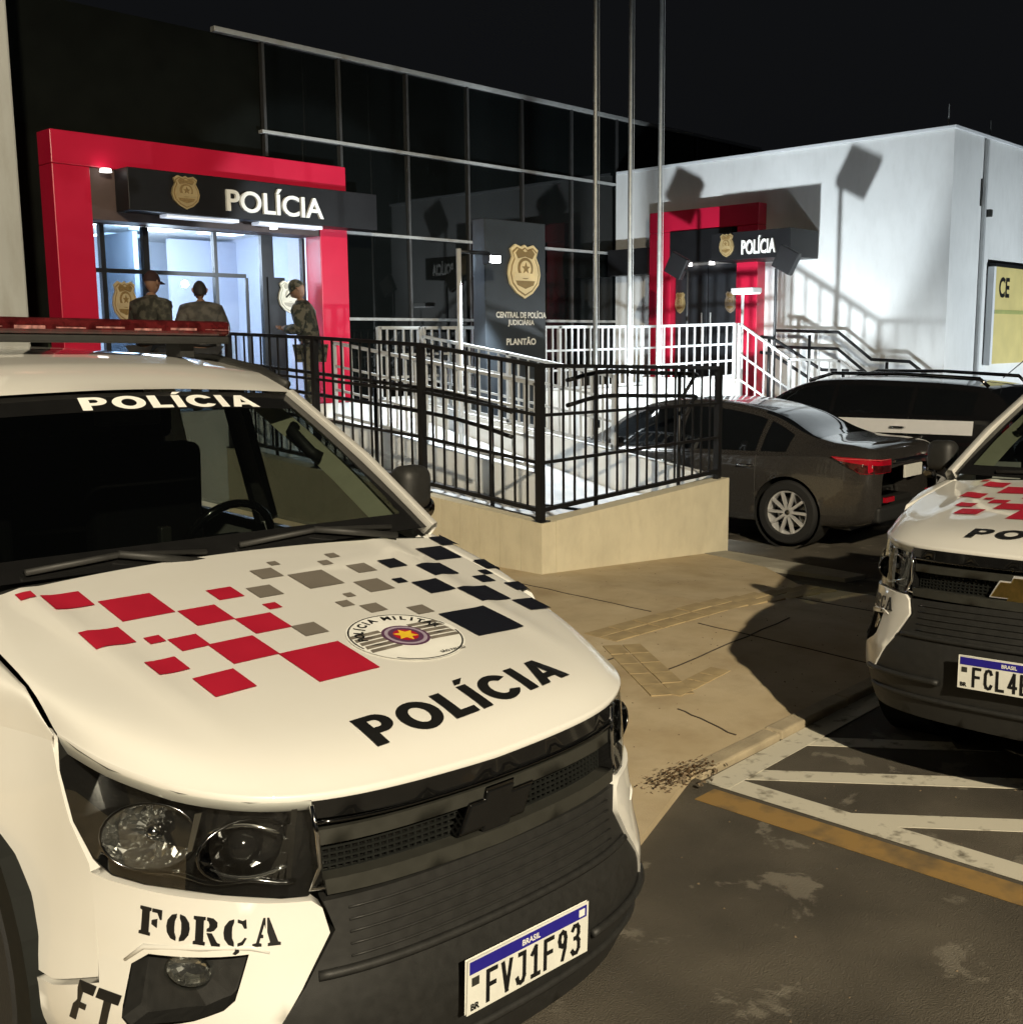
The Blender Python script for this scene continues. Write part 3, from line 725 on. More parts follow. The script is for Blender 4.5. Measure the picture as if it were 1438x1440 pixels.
def slope_wall(nm, x0, x1, pts, m):
    b = MB()
    n = len(pts); v = []
    for y, z in pts: v += [(x0, y, -.3), (x1, y, -.3), (x1, y, z), (x0, y, z)]
    f = []
    for i in range(n - 1):
        k = 4 * i
        f += [(k + 3, k + 2, k + 6, k + 7), (k, k + 3, k + 7, k + 4), (k + 2, k + 1, k + 5, k + 6)]
    f += [(0, 1, 2, 3), (4 * n - 1, 4 * n - 2, 4 * n - 3, 4 * n - 4)]
    b.add(v, f); return b.build(nm, m, rp)
slope_wall('inner_wall', 8.285, 8.415, [(7.5, .62), (10.89, 1.06)], M_WHITEW)
slope_wall('inner_wall', 9.72, 9.86, [(6.35, .55), (7.6, .72), (10.89, 1.18)], M_WHITEW)

BAR = {}
def unit_bar(w, m):
    k = (w, m.name)
    if k not in BAR:
        b = MB(); b.box(-w / 2, w / 2, -w / 2, w / 2, 0, 1); o = b.build('bar', m); BAR[k] = o.data; bpy.data.objects.remove(o)
    return BAR[k]
def railing(t, pts, m, spacing=.15, w=.018, postw=.05, mids=(.34, .67), railw=.04, railh=.03, posts=True, bottom=True):
    """pts: (x, y, z_bottom, z_top)"""
    for s_, (p, q) in enumerate(zip(pts[:-1], pts[1:])):
        P = lambda t_, f_: (p[0] + (q[0] - p[0]) * t_, p[1] + (q[1] - p[1]) * t_, (p[2] + (q[2] - p[2]) * t_) * (1 - f_) + (p[3] + (q[3] - p[3]) * t_) * f_)
        fs = ([0.0] if bottom else []) + list(mids) + [1.0]
        for f_ in fs:
            ww, hh = (railw, railh) if f_ in (0.0, 1.0) else (railw * .6, railh * .75)
            b = MB(); b.bar(P(0, f_), P(1, f_), ww, hh); b.build('rail', m, t)
        L = math.hypot(q[0] - p[0], q[1] - p[1]); n = max(1, int(round(L / spacing)))
        if spacing < 5:
            for k in range(1, n):
                a, c = P(k / n, 0), P(k / n, 1)
                o = bpy.data.objects.new('bar', unit_bar(w, m)); COL.objects.link(o); o.parent = t; o.location = a; o.scale = (1, 1, c[2] - a[2])
    if posts:
        for (x, y, z0, z1) in pts:
            b = MB(); b.box(x - postw / 2, x + postw / 2, y - postw / 2, y + postw / 2, z0 - .1, z1 + .012); b.box(x - postw, x + postw, y - postw, y + postw, z0 - .1, z0 - .088); b.build('post', m, t)
bf = thing('black_fence', 'black steel bar fence turning the corner on top of the cream ramp wall', 'fence')
CX, CY = 6.94, 6.24
railing(bf, [(9.62, CY, .62, 1.66), (CX, CY, .53, 1.74), (CX, 7.70, .66, 1.92), (CX, 9.3, .78, 2.0), (CX, 10.86, .90, 2.06)], M_FENCE, .15, .016, .06, (.33, .66), .045, .035)
hr = thing('black_handrail', 'black double handrail with rounded ends just inside the black fence', 'handrail')
def handrail(t, pts, m, r=.019, drops=(0, .22), feet=(), sm=5):
    for d in drops:
        b = MB(); b.tube([(x, y, z - d) for x, y, z in catmull(pts, sm)], r, 8); b.build('rail', m, t, smooth=True)
    for (x, y, z0, z1) in feet:
        b = MB(); b.tube([(x, y, z0), (x, y, z1)], r, 8); b.build('stanchion', m, t, smooth=True)
handrail(hr, [(7.14, 6.75, 1.33), (7.14, 7.2, 1.42), (7.14, 7.8, 1.5), (7.14, 9.2, 1.61), (7.14, 10.8, 1.72)], M_FENCE, .02, (0, .22), [(7.14, 7.0, .3, 1.36), (7.14, 8.6, .45, 1.56), (7.14, 10.3, .6, 1.68)])
h2 = thing('black_handrail', 'black double handrail curving above the fence end beside the grey sedan', 'handrail')
handrail(h2, [(7.5, 6.42, 1.60), (8.0, 6.42, 1.66), (8.8, 6.42, 1.63), (9.45, 6.42, 1.60), (9.55, 6.5, 1.55), (9.5, 6.6, 1.35)], M_FENCE, .02, (0, .22), [(7.9, 6.42, .3, 1.64), (9.2, 6.42, .3, 1.6)])
wr = thing('white_railing', 'white steel bar railing along the platform edge behind the flagpoles', 'railing')
railing(wr, [(9.95, 10.98, 1.24, 2.13), (11.3, 10.98, 1.24, 2.14), (12.65, 10.98, 1.24, 2.15), (14.68, 10.98, 1.26, 2.16), (14.68, 9.25, 1.40, 2.17)], M_RAILW, .15, .022, .05, (.3, .62), .05, .04)
w2 = thing('white_railing', 'white steel railing stepping down the stairs in front of the annex', 'railing')
railing(w2, [(14.70, 9.18, 1.0, 2.17), (14.70, 8.33, .52, 1.65), (14.70, 7.55, .5, 1.63), (14.70, 6.75, 0.0, 1.12)], M_RAILW, .15, .02, .045, (.3, .62), .045, .035)
w3 = thing('white_railing', 'white steel railing on the inner kerb of the ramp behind the black fence', 'railing')
railing(w3, [(8.35, 7.55, .68, 1.52), (8.35, 9.2, .90, 1.74), (8.35, 10.8, 1.1, 1.95)], M_RAILW, .16, .02, .045, (.35, .68), .045, .035)
w4 = thing('white_railing', 'white steel railing on the outer ramp kerb beside the grey sedan', 'railing')
railing(w4, [(9.79, 7.7, .78, 1.55), (9.79, 9.3, 1.0, 1.8), (9.79, 10.8, 1.2, 2.02)], M_RAILW, .16, .02, .045, (.35, .68), .045, .035)
w5 = thing('white_railing', 'white steel railing left of the dark totem along the platform edge', 'railing')
railing(w5, [(9.2, 10.98, 1.24, 2.13), (9.88, 10.98, 1.24, 2.13)], M_RAILW, .15, .022, .05, (.3, .62), .05, .04)
h3 = thing('black_handrail', 'black double handrail down the stairs against the annex wall', 'handrail')
handrail(h3, [(16.3, 9.5, 2.08), (16.3, 8.41, 2.04), (16.3, 7.85, 1.62), (16.3, 7.25, 1.59), (16.3, 6.9, 1.33)], M_FENCE, .026, (0, .26), [(16.3, 8.9, 1.0, 2.0), (16.3, 7.6, .5, 1.58), (16.3, 7.0, -.1, 1.36)], 1)
h4 = thing('black_handrail', 'black double handrail down the middle of the stairs by the annex', 'handrail')
handrail(h4, [(15.5, 9.3, 1.98), (15.5, 9.1, 1.96), (15.5, 8.25, 1.48), (15.5, 7.6, 1.46), (15.5, 6.8, .95)], M_FENCE, .026, (0, .24), [(15.5, 9.15, 1.0, 1.95), (15.5, 7.9, .5, 1.47), (15.5, 7.0, -.1, 1.08)], 1)

# ================================================================== FLAGPOLES, TOTEM, LAMPS
for i, (xx, lab) in enumerate(((12.04, 'slim grey flagpole nearest the dark totem, leftmost of the three'), (12.80, 'slim grey flagpole standing between the other two'), (13.50, 'slim grey flagpole crossing the small red portal, rightmost of the three'))):
    t = thing('flagpole', lab, 'flagpole', (xx, 9.8, -.2), group='flagpoles before the platform')
    b = MB(); b.tube([(0, 0, 0), (0, 0, 3.2), (0, 0, 6.4), (0, 0, 10.5)], [.034, .031, .028, .022], 14); b.build('pole', M_POLE, t, smooth=True)
    b = MB(); b.lathe([(.001, 10.62), (.04, 10.58), (.055, 10.54), (.04, 10.5), (.001, 10.48)], 14); b.build('finial', M_POLE, t, smooth=True)
    b = MB(); b.lathe([(.001, .06), (.12, .06), (.12, 0), (.001, 0)], 18); b.build('base_plate', M_POLE, t)
    b = MB(); b.tube([(.05, -.02, 1.0), (.055, -.02, 5), (.04, -.02, 10.4)], .004, 5); b.build('halyard', M_RAILW, t)
    b = MB(); b.box(.035, .075, -.03, .01, .95, 1.1); b.build('cleat', M_DKCHROME, t)

to = thing('totem_sign', 'dark grey totem sign with a golden shield badge and white lines of lettering', 'sign')
b = MB(); b.box(10.12, 11.25, 10.0, 10.22, -.2, 3.46); slab = b.build('slab', M_TOTEM, to, bevel=.012)
b = MB(); b.box(9.98, 11.32, 9.93, 10.29, -.25, .02); b.build('plinth', M_SIGNB, to, bevel=.01)
fn = f_y(9.998)
badge('badge', fn, 10.815, 2.83, .60, .68, to, mat('bright_gold', (.85, .70, .40), .4, .1), mat('bright_relief', (.30, .20, .07), .4, .2))
text('lettering', 'CENTRAL DE POLÍCIA', fn, M_HALO, to, .1, .004, 1, .002, (10.78, 2.29), width=.95)
text('lettering', 'JUDICIÁRIA', fn, M_HALO, to, .09, .003, 1, .002, (10.77, 2.185), width=.50)
text('lettering', 'PLANTÃO', fn, M_HALO, to, .11, .004, 1, .002, (10.77, 1.95), width=.56)

# bracket lamp over the ramp
la = thing('bracket_lamp', 'tall slim lamp post with a side arm and glaring flood left of the totem', 'lamp post', (9.3, 9.62, 0))
b = MB(); b.tube([(0, 0, -.2), (0, 0, 3.02)], .03, 10); b.build('post', M_RAILW, la, smooth=True)
b = MB(); b.tube([(0, 0, 2.99), (.5, 0, 2.99)], .022, 8); b.build('arm', M_FENCE, la, smooth=True)
b = MB(); b.box(.44, .66, -.06, .05, 2.86, 2.98); b.build('lamp_head', M_FENCE, la, bevel=.01)
b = MB(); b.box(.47, .63, -.066, -.061, 2.88, 2.96); b.build('lens', mat('star_lens', (.9, .95, 1), .3, emit=(.9, .97, 1), estr=60), la)
spot('flood_light', (9.85, 9.52, 2.92), (9.3, 9.35, 0), RAMP_FLOOD_W, FLOOD_C, R(98), .3, .08)
spot('flood_light', (9.78, 9.70, 2.92), (9.75, 12.7, 3.0), RAMP_FLOOD_W * .3, FLOOD_C, R(70), .2, .05)  # extra beam added at this head to brighten the portal's right column
# lamp with white head beside the small portal
lc = thing('post_lamp', 'white post lamp with a wide lit head in front of the small portal', 'lamp post', (15.05, 9.36, 1.0))
b = MB(); b.tube([(0, 0, 0), (0, 0, 1.66)], .022, 10); b.build('post', M_RAILW, lc, smooth=True)
b = MB(); b.box(-.05, .22, -.20, .18, 1.64, 1.72); b.build('lamp_head', M_RAILW, lc, bevel=.012)
b = MB(); b.box(-.03, .20, -.18, .16, 1.628, 1.638); b.build('lens', mat('lit_lens', (.9, .95, 1), .3, emit=(.9, .97, 1), estr=3), lc)
# two assumed unseen lamps, added so their square heads throw shadows on the annex wall
def assumed_panel_lamp(label, x, y, z, base, arm):
    t = thing('assumed_panel_lamp', label, 'lamp post', (x, y, base))
    b = MB(); b.tube([(0, -arm, 0), (0, -arm, z - base - .12), (0, -arm * .6, z - base - .02), (0, 0, z - base)], .022, 10); b.build('post', M_FENCE, t, smooth=True)
    b = MB(); b.box(-.05, .05, -.17, .17, -.17, .17); h = b.build('lamp_head', M_FENCE, t, loc=(0, 0, z - base), bevel=.012); h.rotation_euler = (R(28), 0, 0)
    b = MB(); b.box(.051, .056, -.14, .14, -.14, .14); b.build('lens', M_GREYP, h)
assumed_panel_lamp('assumed dark post lamp with a tilted square head, unlit shadow caster above the entrance stairs', 14.9, 8.54, 3.08, .5, -.17)  # unseen lamp assumed and placed to cast the right-hand square shadow
assumed_panel_lamp('assumed dark post lamp with a tilted square head, unlit shadow caster before the small portal column', 14.9, 10.47, 3.10, 1.0, .2)  # unseen lamp assumed and placed to cast the left-hand square shadow
# assumed unseen work floods between the cars and beside the annex
def flood(loc, aim, power, size, blend, label, extra=0):
    fl = thing('assumed_flood_lamp', label, 'flood lamp', (loc[0], loc[1], gz(loc[0])))
    d = (Vector(aim) - Vector(loc)).normalized(); z0 = loc[2] - gz(loc[0])
    b = MB(); b.tube([(0, 0, 0), (0, 0, z0 - .09)], .02, 8); b.build('post', M_FENCE, fl, smooth=True)
    b = MB(); b.bar(-d * .02, d * .055, .22, .16); h = b.build('lamp_head', M_FENCE, fl, loc=(0, 0, z0))
    b = MB(); b.bar(d * .0555, d * .060, .19, .13); b.build('lens', M_FLOODGL, h)
    o = spot('flood_light', (loc[0] + d.x * .08, loc[1] + d.y * .08, loc[2] + d.z * .08), aim, power, FLOOD_C, R(size), blend, .07)
    if extra: spot('flood_spill', (loc[0] + d.x * .08, loc[1] + d.y * .08, loc[2] + d.z * .08), aim, extra, FLOOD_C, R(172), .6, .07)
flood(SRC, (16.5, 11.0, 4.5), WALL_FLOOD_W, 96, .3, 'assumed low flood lamp on a short post lighting the annex between the parked cars', WALL_FLOOD_W * .2)
flood(SRC2, (16.5, 10.0, 4.6), WALL_FLOOD_W * .15, 100, .45, 'assumed ground flood lamp at the foot of the entrance stairs by the annex', WALL_FLOOD_W * .01)
flood((19.2, 1.6, .4), (17.9, 6.65, 2.0), SIDE_FLOOD_W, 110, .7, 'assumed flood lamp on the ground lighting the yellow sign face of the annex')  # assumed lamp out of view, added to brighten this wall face
# assumed street lamp behind the viewer, out of view
sl = thing('assumed_street_lamp', 'assumed tall street lamp on the near side of the road', 'street lamp', (STREET[0] - 1.6, STREET[1] - .6, STREET[2] - 7.4))
b = MB(); b.tube([(0, 0, 7.3 - STREET[2]), (0, 0, 6.5), (.15, .06, 7.2), (.6, .22, 7.5), (1.3, .5, 7.56)], [.11, .06, .05, .045, .04], 12); b.build('pole', M_POLE, sl, smooth=True)
b = MB(); b.box(1.2, 1.85, .42, .76, 7.5, 7.62); b.build('lamp_head', M_POLE, sl, bevel=.03)
b = MB(); b.box(1.28, 1.8, .46, .72, 7.485, 7.498); b.build('lens', M_WARMGL, sl)
spot('street_light', STREET, (3.0, 3.6, 0), STREET_W, STREET_C, R(48), .5, .16)

# dark shrub between the pale wall and portal
sh = thing('shrub', 'dark unlit shrub in the gap between the pale wall and red portal', 'shrub', (4.75, 12.2, 0))
b = MB()
for i in range(900):
    c = Vector((rng.normal(0, .22), rng.normal(0, .22), abs(rng.normal(0, 1)) * 1.1 + .5)); a = Vector(rng.normal(0, 1, 3)).normalized(); d = a.cross(Vector(rng.normal(0, 1, 3))).normalized(); s_ = rng.uniform(.04, .09)
    b.add([c - a * s_, c + d * s_ * .4, c + a * s_, c - d * s_ * .4], [(0, 1, 2, 3)])
b.build('crown', M_LEAF, sh)
b = MB(); b.tube([(0, 0, -.1), (.03, 0, .8), (0, .04, 1.8)], [.05, .04, .015], 8); b.build('trunk', M_BARK, sh, smooth=True)

# ================================================================== POLICE PICKUP
# local frame: x to the vehicle's left, y backwards from the bumper, z up
_PX = [0, .30, .50, .65, .76, .84, .89, .925, .935, .935, .935]
_PY = [0, .015, .06, .14, .27, .45, .66, .93, 1.2, 1.6, 2.0]
_h = list(zip(_PX, _PY)); _f = [(-a, c) for a, c in _h[::-1]] + _h[1:]
_C = catmull(_f, 12); _S = np.r_[0, np.cumsum(np.hypot(*np.diff(_C, axis=0).T))]; _S = _S - _S[-1] / 2
_Z = [.2, .3, .42, .52, .62, .75, .9, 1.03, 1.15]
_OF = [-.10, -.06, -.03, -.03, -.055, -.075, -.085, -.10, -.13]
_SF = [-.06, -.02, 0, .0, 0, 0, -.006, -.03, -.09]
def wrap(u, z, off=0.0):
    x = np.interp(u, _S, _C[:, 0]); y = np.interp(u, _S, _C[:, 1]); e = .02
    tx = np.interp(u + e, _S, _C[:, 0]) - np.interp(u - e, _S, _C[:, 0]); ty = np.interp(u + e, _S, _C[:, 1]) - np.interp(u - e, _S, _C[:, 1])
    n = math.hypot(tx, ty); k = min(1, max(0, (abs(u) - 1.28) / .5)); k = k * k * (3 - 2 * k)
    o = np.interp(z, _Z, _OF) * (1 - k) + np.interp(z, _Z, _SF) * k + off
    return (float(x + ty / n * o), float(y - tx / n * o), float(z))
_HY = [.0, .05, .12, .25, .5, .9, 1.4, 1.6]; _HZ = [.93, .965, 1.005, 1.05, 1.10, 1.165, 1.25, 1.28]
_HC = catmull(list(zip(_HY, _HZ)), 14)
def hoodz(x, y):
    return float(np.interp(y, _HC[:, 0], _HC[:, 1]) - .05 * (abs(x) / .8) ** 3 * max(0, 1 - y / 1.5)) + .007 * math.exp(-((abs(x) - .50 - .12 * (y / 1.4)) / .035) ** 2) * min(1, max(0, (y - .3) / .3))
def lipz(u): return float(np.interp(abs(u), [0, .5, .87, 1.08, 1.28], [.975, .985, 1.005, 1.025, 1.05]))
def hood_fn(a, c, o):
    x = abs(a); z = hoodz(a, c)
    if x > .806:
        u = float(np.interp(c, _C[len(_C) // 2:, 1], _S[len(_S) // 2:])); ox = wrap(u, 1.03)[0]; zi = hoodz(.80, c) - .004
        fr = min(.999, max(0, (x - .806) / max(.02, ox - .806))); s_ = fr ** (1 / .42); z = zi + (1.03 - zi) * (1 - (1 - s_ * s_) ** .21) + .003
    return (a, c, z + o)
UL = 1.28
def mirror(L): return [(-a, c) for a, c in L[::-1]]

RED = [(-.624, 1.283, .042), (-.54, 1.215, .105), (-.396, 1.108, .15), (-.258, .98, .112), (-.132, 1.098, .08), (-.06, .963, .042), (-.149, .868, .112), (-.55, .954, .105), (-.452, .894, .042), (-.384, .842, .08), (-.286, .742, .132), (-.497, .742, .08), (-.424, .598, .11), (-.132, .584, .185)]
GREY = [(.132, 1.26, .032), (.065, 1.192, .075), (.178, 1.094, .125), (-.019, 1.068, .08), (-.059, .778, .075), (.291, 1.207, .038), (.352, 1.256, .038), (.373, 1.124, .072), (.316, .983, .092), (.141, .893, .042), (.194, .945, .03), (.199, .832, .06), (.321, .765, .06)]
NAVY = [(.497, 1.124, .072), (.418, .985, .038), (.88, 1.324, .03), (.837, 1.26, .08), (.726, 1.158, .115), (.608, 1.025, .102), (.492, .908, .10), (.843, 1.029, .078), (.767, .964, .038), (.714, .914, .056), (.608, .799, .122), (.79, .832, .066), (.706, .685, .088), (.434, .623, .178)]

def wheel_mesh(parent, name, loc, r, w, spokes, side, rim_r=.66, double=False):
    """rim with spokes (the wheel) carrying its tyre and hub cap; side=+1 outer face towards +x"""
    R_ = r * rim_r; b = MB(); f = side
    b.lathe([(R_ * .98, -w * .35 * f), (R_ * .9, -w * .2 * f), (R_ * .86, .22 * w * f), (R_ * .9, .36 * w * f), (R_ * 1.0, .40 * w * f), (R_ * 1.01, .36 * w * f)], 40, 'x')
    n = spokes * (2 if double else 1)
    for k in range(n):
        t = 2 * math.pi * (k // 2 if double else k) / spokes + ((.17 if k % 2 else -.17) if double else 0)
        t2 = 2 * math.pi * (k // 2 if double else k) / spokes + ((.13 if k % 2 else -.13) if double else 0)
        p = (.30 * w * f, R_ * .16 * math.cos(t2), R_ * .16 * math.sin(t2)); q = (.34 * w * f, R_ * .93 * math.cos(t), R_ * .93 * math.sin(t))
        b.bar(p, q, R_ * (.115 if double else .2 if spokes < 8 else .115), .18 * w, up=(1, 0, 0))
    b.lathe([(.001, .38 * w * f), (R_ * .2, .36 * w * f), (R_ * .24, .25 * w * f)], 20, 'x')
    o = b.build('wheel', M_ALLOY, parent, smooth='auto', loc=loc)
    t = MB(); t.lathe([(R_ * .97, -.40 * w), (R_ * 1.05, -.5 * w), (r * .93, -.5 * w), (r * .985, -.42 * w), (r, -.28 * w), (r, .28 * w), (r * .985, .42 * w), (r * .93, .5 * w), (R_ * 1.05, .5 * w), (R_ * .97, .40 * w)], 44, 'x'); t.build('tyre', M_RUBBER, o, smooth='auto')
    h = MB(); h.lathe([(.001, .41 * w * f), (R_ * .11, .40 * w * f), (R_ * .12, .36 * w * f)], 16, 'x'); h.build('hub_cap', M_DKCHROME, o)
    d = MB(); d.lathe([(.02, -.02 * f), (R_ * .72, -.02 * f), (R_ * .72, -.06 * f), (.02, -.06 * f)], 24, 'x'); d.build('brake_disc', M_DKCHROME, o)
    return o

PLF = {'F': [[(0, 0), (0, 1), (.5, 1)], [(0, .53), (.42, .53)]], 'V': [[(0, 1), (.25, 0), (.5, 1)]], 'J': [[(.12, 1), (.44, 1), (.44, .2), (.35, .04), (.22, 0), (.08, .04), (0, .2)]],
       '1': [[(.04, .78), (.27, 1), (.27, 0)], [(.04, 0), (.5, 0)]], '9': [[(.46, .74), (.4, .93), (.25, 1), (.1, .93), (.04, .74), (.1, .56), (.25, .49), (.4, .56), (.46, .74), (.42, .38), (.26, 0)]],
       '3': [[(.03, .88), (.14, 1), (.34, 1), (.44, .88), (.44, .68), (.34, .55), (.18, .55)], [(.34, .55), (.47, .40), (.47, .14), (.34, 0), (.13, 0), (.02, .12)]],
       'C': [[(.47, .82), (.38, .97), (.25, 1), (.1, .95), (.02, .75), (.02, .25), (.1, .05), (.25, 0), (.38, .03), (.47, .18)]], 'L': [[(0, 1), (0, 0), (.47, 0)]],
       '4': [[(.36, 0), (.36, 1), (0, .28), (.52, .28)]], 'E': [[(.48, 1), (0, 1), (0, 0), (.48, 0)], [(0, .52), (.4, .52)]]}
def plate_text(parent, s, fn, x0, adv, w, h, z0, th, off):
    b = MB(); q = 0
    for i, ch in enumerate(s):
        for pl in PLF[ch]:
            for (a0, c0), (a1, c1) in zip(pl[:-1], pl[1:]):
                ax, az, bx, bz = x0 + i * adv + a0 * w, z0 + c0 * h, x0 + i * adv + a1 * w, z0 + c1 * h
                L = math.hypot(bx - ax, bz - az); dx, dz = (bx - ax) / L, (bz - az) / L; e = th * .38; nx, nz = -dz * th / 2, dx * th / 2; q += 1
                P = [(ax - dx * e + nx, az - dz * e + nz), (ax - dx * e - nx, az - dz * e - nz), (bx + dx * e - nx, bz + dz * e - nz), (bx + dx * e + nx, bz + dz * e + nz)]
                b.add([fn(u, v, off + .00012 * (q % 5)) for u, v in P], [(0, 1, 2, 3)])
    return b.build('lettering', M_INK, parent)
def plate(parent, fn, s, cx, cz, sub='BRASIL'):
    b = MB(); b.prism([(cx - .2, cz - .065), (cx + .2, cz - .065), (cx + .2, cz + .065), (cx - .2, cz + .065)], fn, .006, 0); p = b.build('number_plate', M_PLATE, parent, bevel=.002)
    b = MB(); b.prism([(cx - .194, cz + .03), (cx + .194, cz + .03), (cx + .194, cz + .06), (cx - .194, cz + .06)], fn, .0075, .005); b.build('plate_band', M_PBLUE, p)
    plate_text(p, s, fn, cx - .138, .0468, .052, .072, cz - .053, .0115, .0078)
    text('lettering', sub, fn, M_HALO, p, .02, .0005, 1, .0085, (cx, cz + .045))
    b = MB(); b.prism([(cx - .187, cz + .0), (cx - .165, cz + .0), (cx - .165, cz + .02), (cx - .187, cz + .02)], fn, .0078, .005)
    b.build('plate_mark', M_GREYP, p)
    text('lettering', 'BR', fn, M_INK, p, .022, .001, 1, .0078, (cx - .177, cz - .05))
    b = MB(); b.prism([(cx + .166, cz + .036), (cx + .186, cz + .036), (cx + .186, cz + .054), (cx + .166, cz + .054)], fn, .0086, .005); b.build('plate_mark', M_HALO, p)
    return p
BOW = [(-.15, -.036), (-.105, .036), (-.050, .036), (-.040, .060), (.072, .060), (.060, .036), (.15, .036), (.105, -.036), (.050, -.036), (.040, -.060), (-.072, -.060), (-.060, -.036)]

def stencil(fn, word_w, h, cx, cz):
    """heavy slab-serif stencil capitals F O R C-cedilla A as outlines with bridges cut through"""
    L = {'F': [[(0, 0), (.42, 0), (.42, .1), (.36, .12), (.36, .88), (.42, .9), (.42, 1), (0, 1), (0, .9), (.08, .87), (.08, .13), (0, .1)], [(.46, 1), (.82, 1), (.82, .66), (.76, .66), (.66, .88), (.46, .88)], [(.46, .58), (.66, .66), (.66, .34), (.46, .44)]],
         'O': [[(.38, .98), (.2, .92), (.06, .72), (.03, .5), (.06, .28), (.2, .08), (.38, .02), (.38, .14), (.32, .3), (.31, .5), (.32, .7), (.38, .86)], [(.5, .98), (.68, .92), (.82, .72), (.85, .5), (.82, .28), (.68, .08), (.5, .02), (.5, .14), (.56, .3), (.57, .5), (.56, .7), (.5, .86)]],
         'R': [[(0, 0), (.4, 0), (.4, .1), (.34, .12), (.34, .88), (.4, .9), (.4, 1), (0, 1), (0, .9), (.07, .87), (.07, .13), (0, .1)], [(.45, 1), (.66, .97), (.8, .84), (.8, .68), (.7, .55), (.58, .5), (.45, .5), (.45, .6), (.52, .64), (.54, .76), (.5, .87), (.45, .89)], [(.45, .44), (.62, .44), (.8, .12), (.9, .08), (.9, 0), (.62, 0)]],
         'C': [[(.38, .98), (.2, .92), (.06, .72), (.03, .5), (.06, .28), (.2, .08), (.38, .02), (.38, .14), (.32, .3), (.31, .5), (.32, .7), (.38, .86)], [(.5, .98), (.66, .92), (.78, .98), (.8, .66), (.72, .66), (.64, .82), (.5, .87)], [(.5, .02), (.68, .08), (.8, .3), (.73, .33), (.62, .18), (.5, .13)], [(.42, -.04), (.54, -.04), (.56, -.18), (.44, -.28), (.34, -.24), (.42, -.14)]],
         'A': [[(0, 0), (.3, 0), (.3, .09), (.22, .12), (.27, .3), (.36, .3), (.36, .4), (.3, .42), (.4, .78), (.44, .62), (.44, 1), (.36, 1), (.12, .12), (0, .09)], [(.49, 1), (.56, 1), (.84, .12), (.92, .09), (.92, 0), (.5, 0), (.5, .09), (.58, .12), (.49, .5)]]}
    polys = []; x = 0
    for ch in 'FORCA':
        for P in L[ch]: polys.append([(a + x, c) for a, c in P])
        x += .98
    tot = x - .06
    return [[(cx - word_w / 2 + a / tot * word_w, cz - h / 2 + c * h) for a, c in P] for P in polys]

